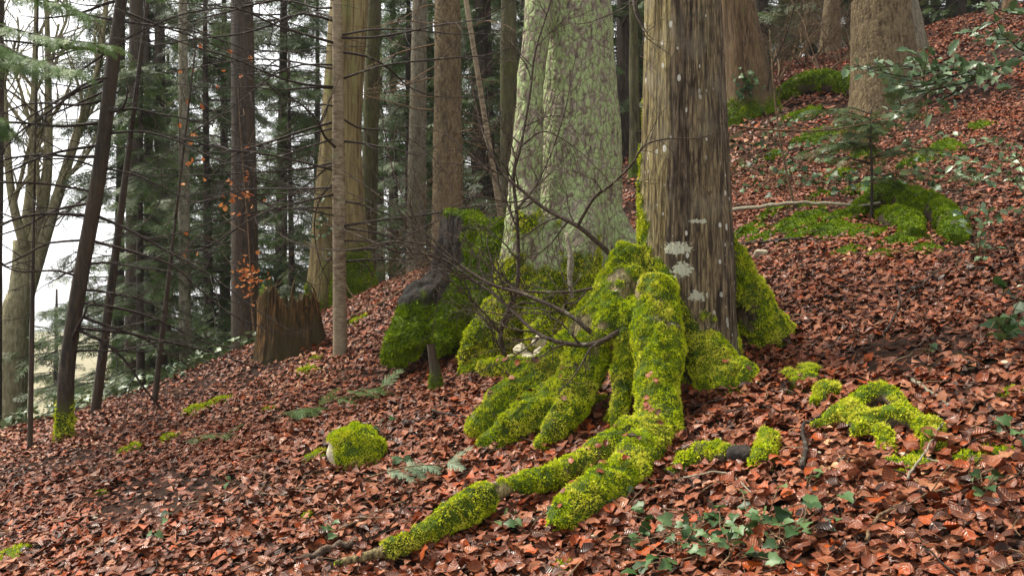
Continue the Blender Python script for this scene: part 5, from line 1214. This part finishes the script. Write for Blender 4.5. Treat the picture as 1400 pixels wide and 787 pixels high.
stick('long thin dark twig crossing the upper litter', [(1230, 420), (1270, 395), (1312, 350)], .009, 'twig_dark', .07, 3)
stick('thin brown twig under the holly on the slope', [(1210, 470), (1230, 430), (1225, 400)], .008, 'twig_dark', .07, 2)
stick('dark thin twigs in front of the cut post', [(590, 570), (640, 580), (668, 560)], .008, 'twig_dark', .05, 5)
stick('fallen branch piece beside the pole spruce foot', [(480, 440), (520, 420), (560, 398)], .02, 'twig_brown', .05)
stick('twig resting across the mossy mound', [(648, 620), (700, 610), (735, 618)], .006, 'twig_brown', .06, 3)
stick('short dark stick below the branching root', [(630, 735), (660, 720), (690, 712)], .009, 'twig_dark', .04)
stick('thin twig lying across open litter downhill of the boulder', [(255, 700), (300, 690), (330, 672)], .006, 'twig_brown', .05)
gk = np.random.default_rng(700)
for q in range(46):
    u, v = gk.uniform(20, 1380), gk.uniform(430, 775)
    if v < 620 - u * .12 or (650 < u < 1090 and v < 690): continue
    a = gk.uniform(0, 6.28); l = gk.uniform(15, 55)
    stick('thin broken twig half buried in the leaf litter', [(u, v), (u + l * math.cos(a) * .5 + 3, v + l * math.sin(a) * .25), (u + l * math.cos(a), v + l * math.sin(a) * .5)], gk.uniform(.003, .006), ['twig_brown', 'twig_dark', 'twig_pale'][q % 3], .045, 0, 'broken twigs in the litter')
# thin branch that hangs in front of the sapling
b = px(1000, 172, 6.9); t = thing('bare_side_branch', 'long thin bare branch stretching sideways from the big fissured trunk', 'branch', b)
mb = MB(); grow(mb, smoothpath([b, px(1060, 178, 6.9), px(1130, 178, 7.0), px(1200, 165, 7.1), px(1260, 150, 7.2)], 30), .008, .002, 1, 9, .4, 40, 6, 0, np.random.default_rng(3), .0, .1, .1); mb.build('twig', M['twig_brown'], t)

# ------------------------------------------------------------------ damp air
hm = bpy.data.materials.new('damp_air'); hm.use_nodes = True; ht = hm.node_tree; ht.nodes.clear()
ho = ht.nodes.new('ShaderNodeOutputMaterial'); hv = ht.nodes.new('ShaderNodeVolumePrincipled')
hv.inputs['Color'].default_value = (0.93, 0.95, 1.0, 1); hv.inputs['Density'].default_value = HAZE; hv.inputs['Anisotropy'].default_value = 0.2
ht.links.new(hv.outputs[0], ho.inputs['Volume'])
x0, x1, y0, y1, z0, z1 = -410, 410, -400, 520, -24, 24
V = np.array([(x, y, z) for x in (x0, x1) for y in (y0, y1) for z in (z0, z1)], float)
Fx = np.array([(0, 1, 3, 2), (4, 6, 7, 5), (0, 4, 5, 1), (2, 3, 7, 6), (0, 2, 6, 4), (1, 5, 7, 3)])
if HAZE: tag(link('haze', mesh_np('haze', V, Fx, hm, False)), 'thin damp air between the far trees', 'haze', kind='stuff')
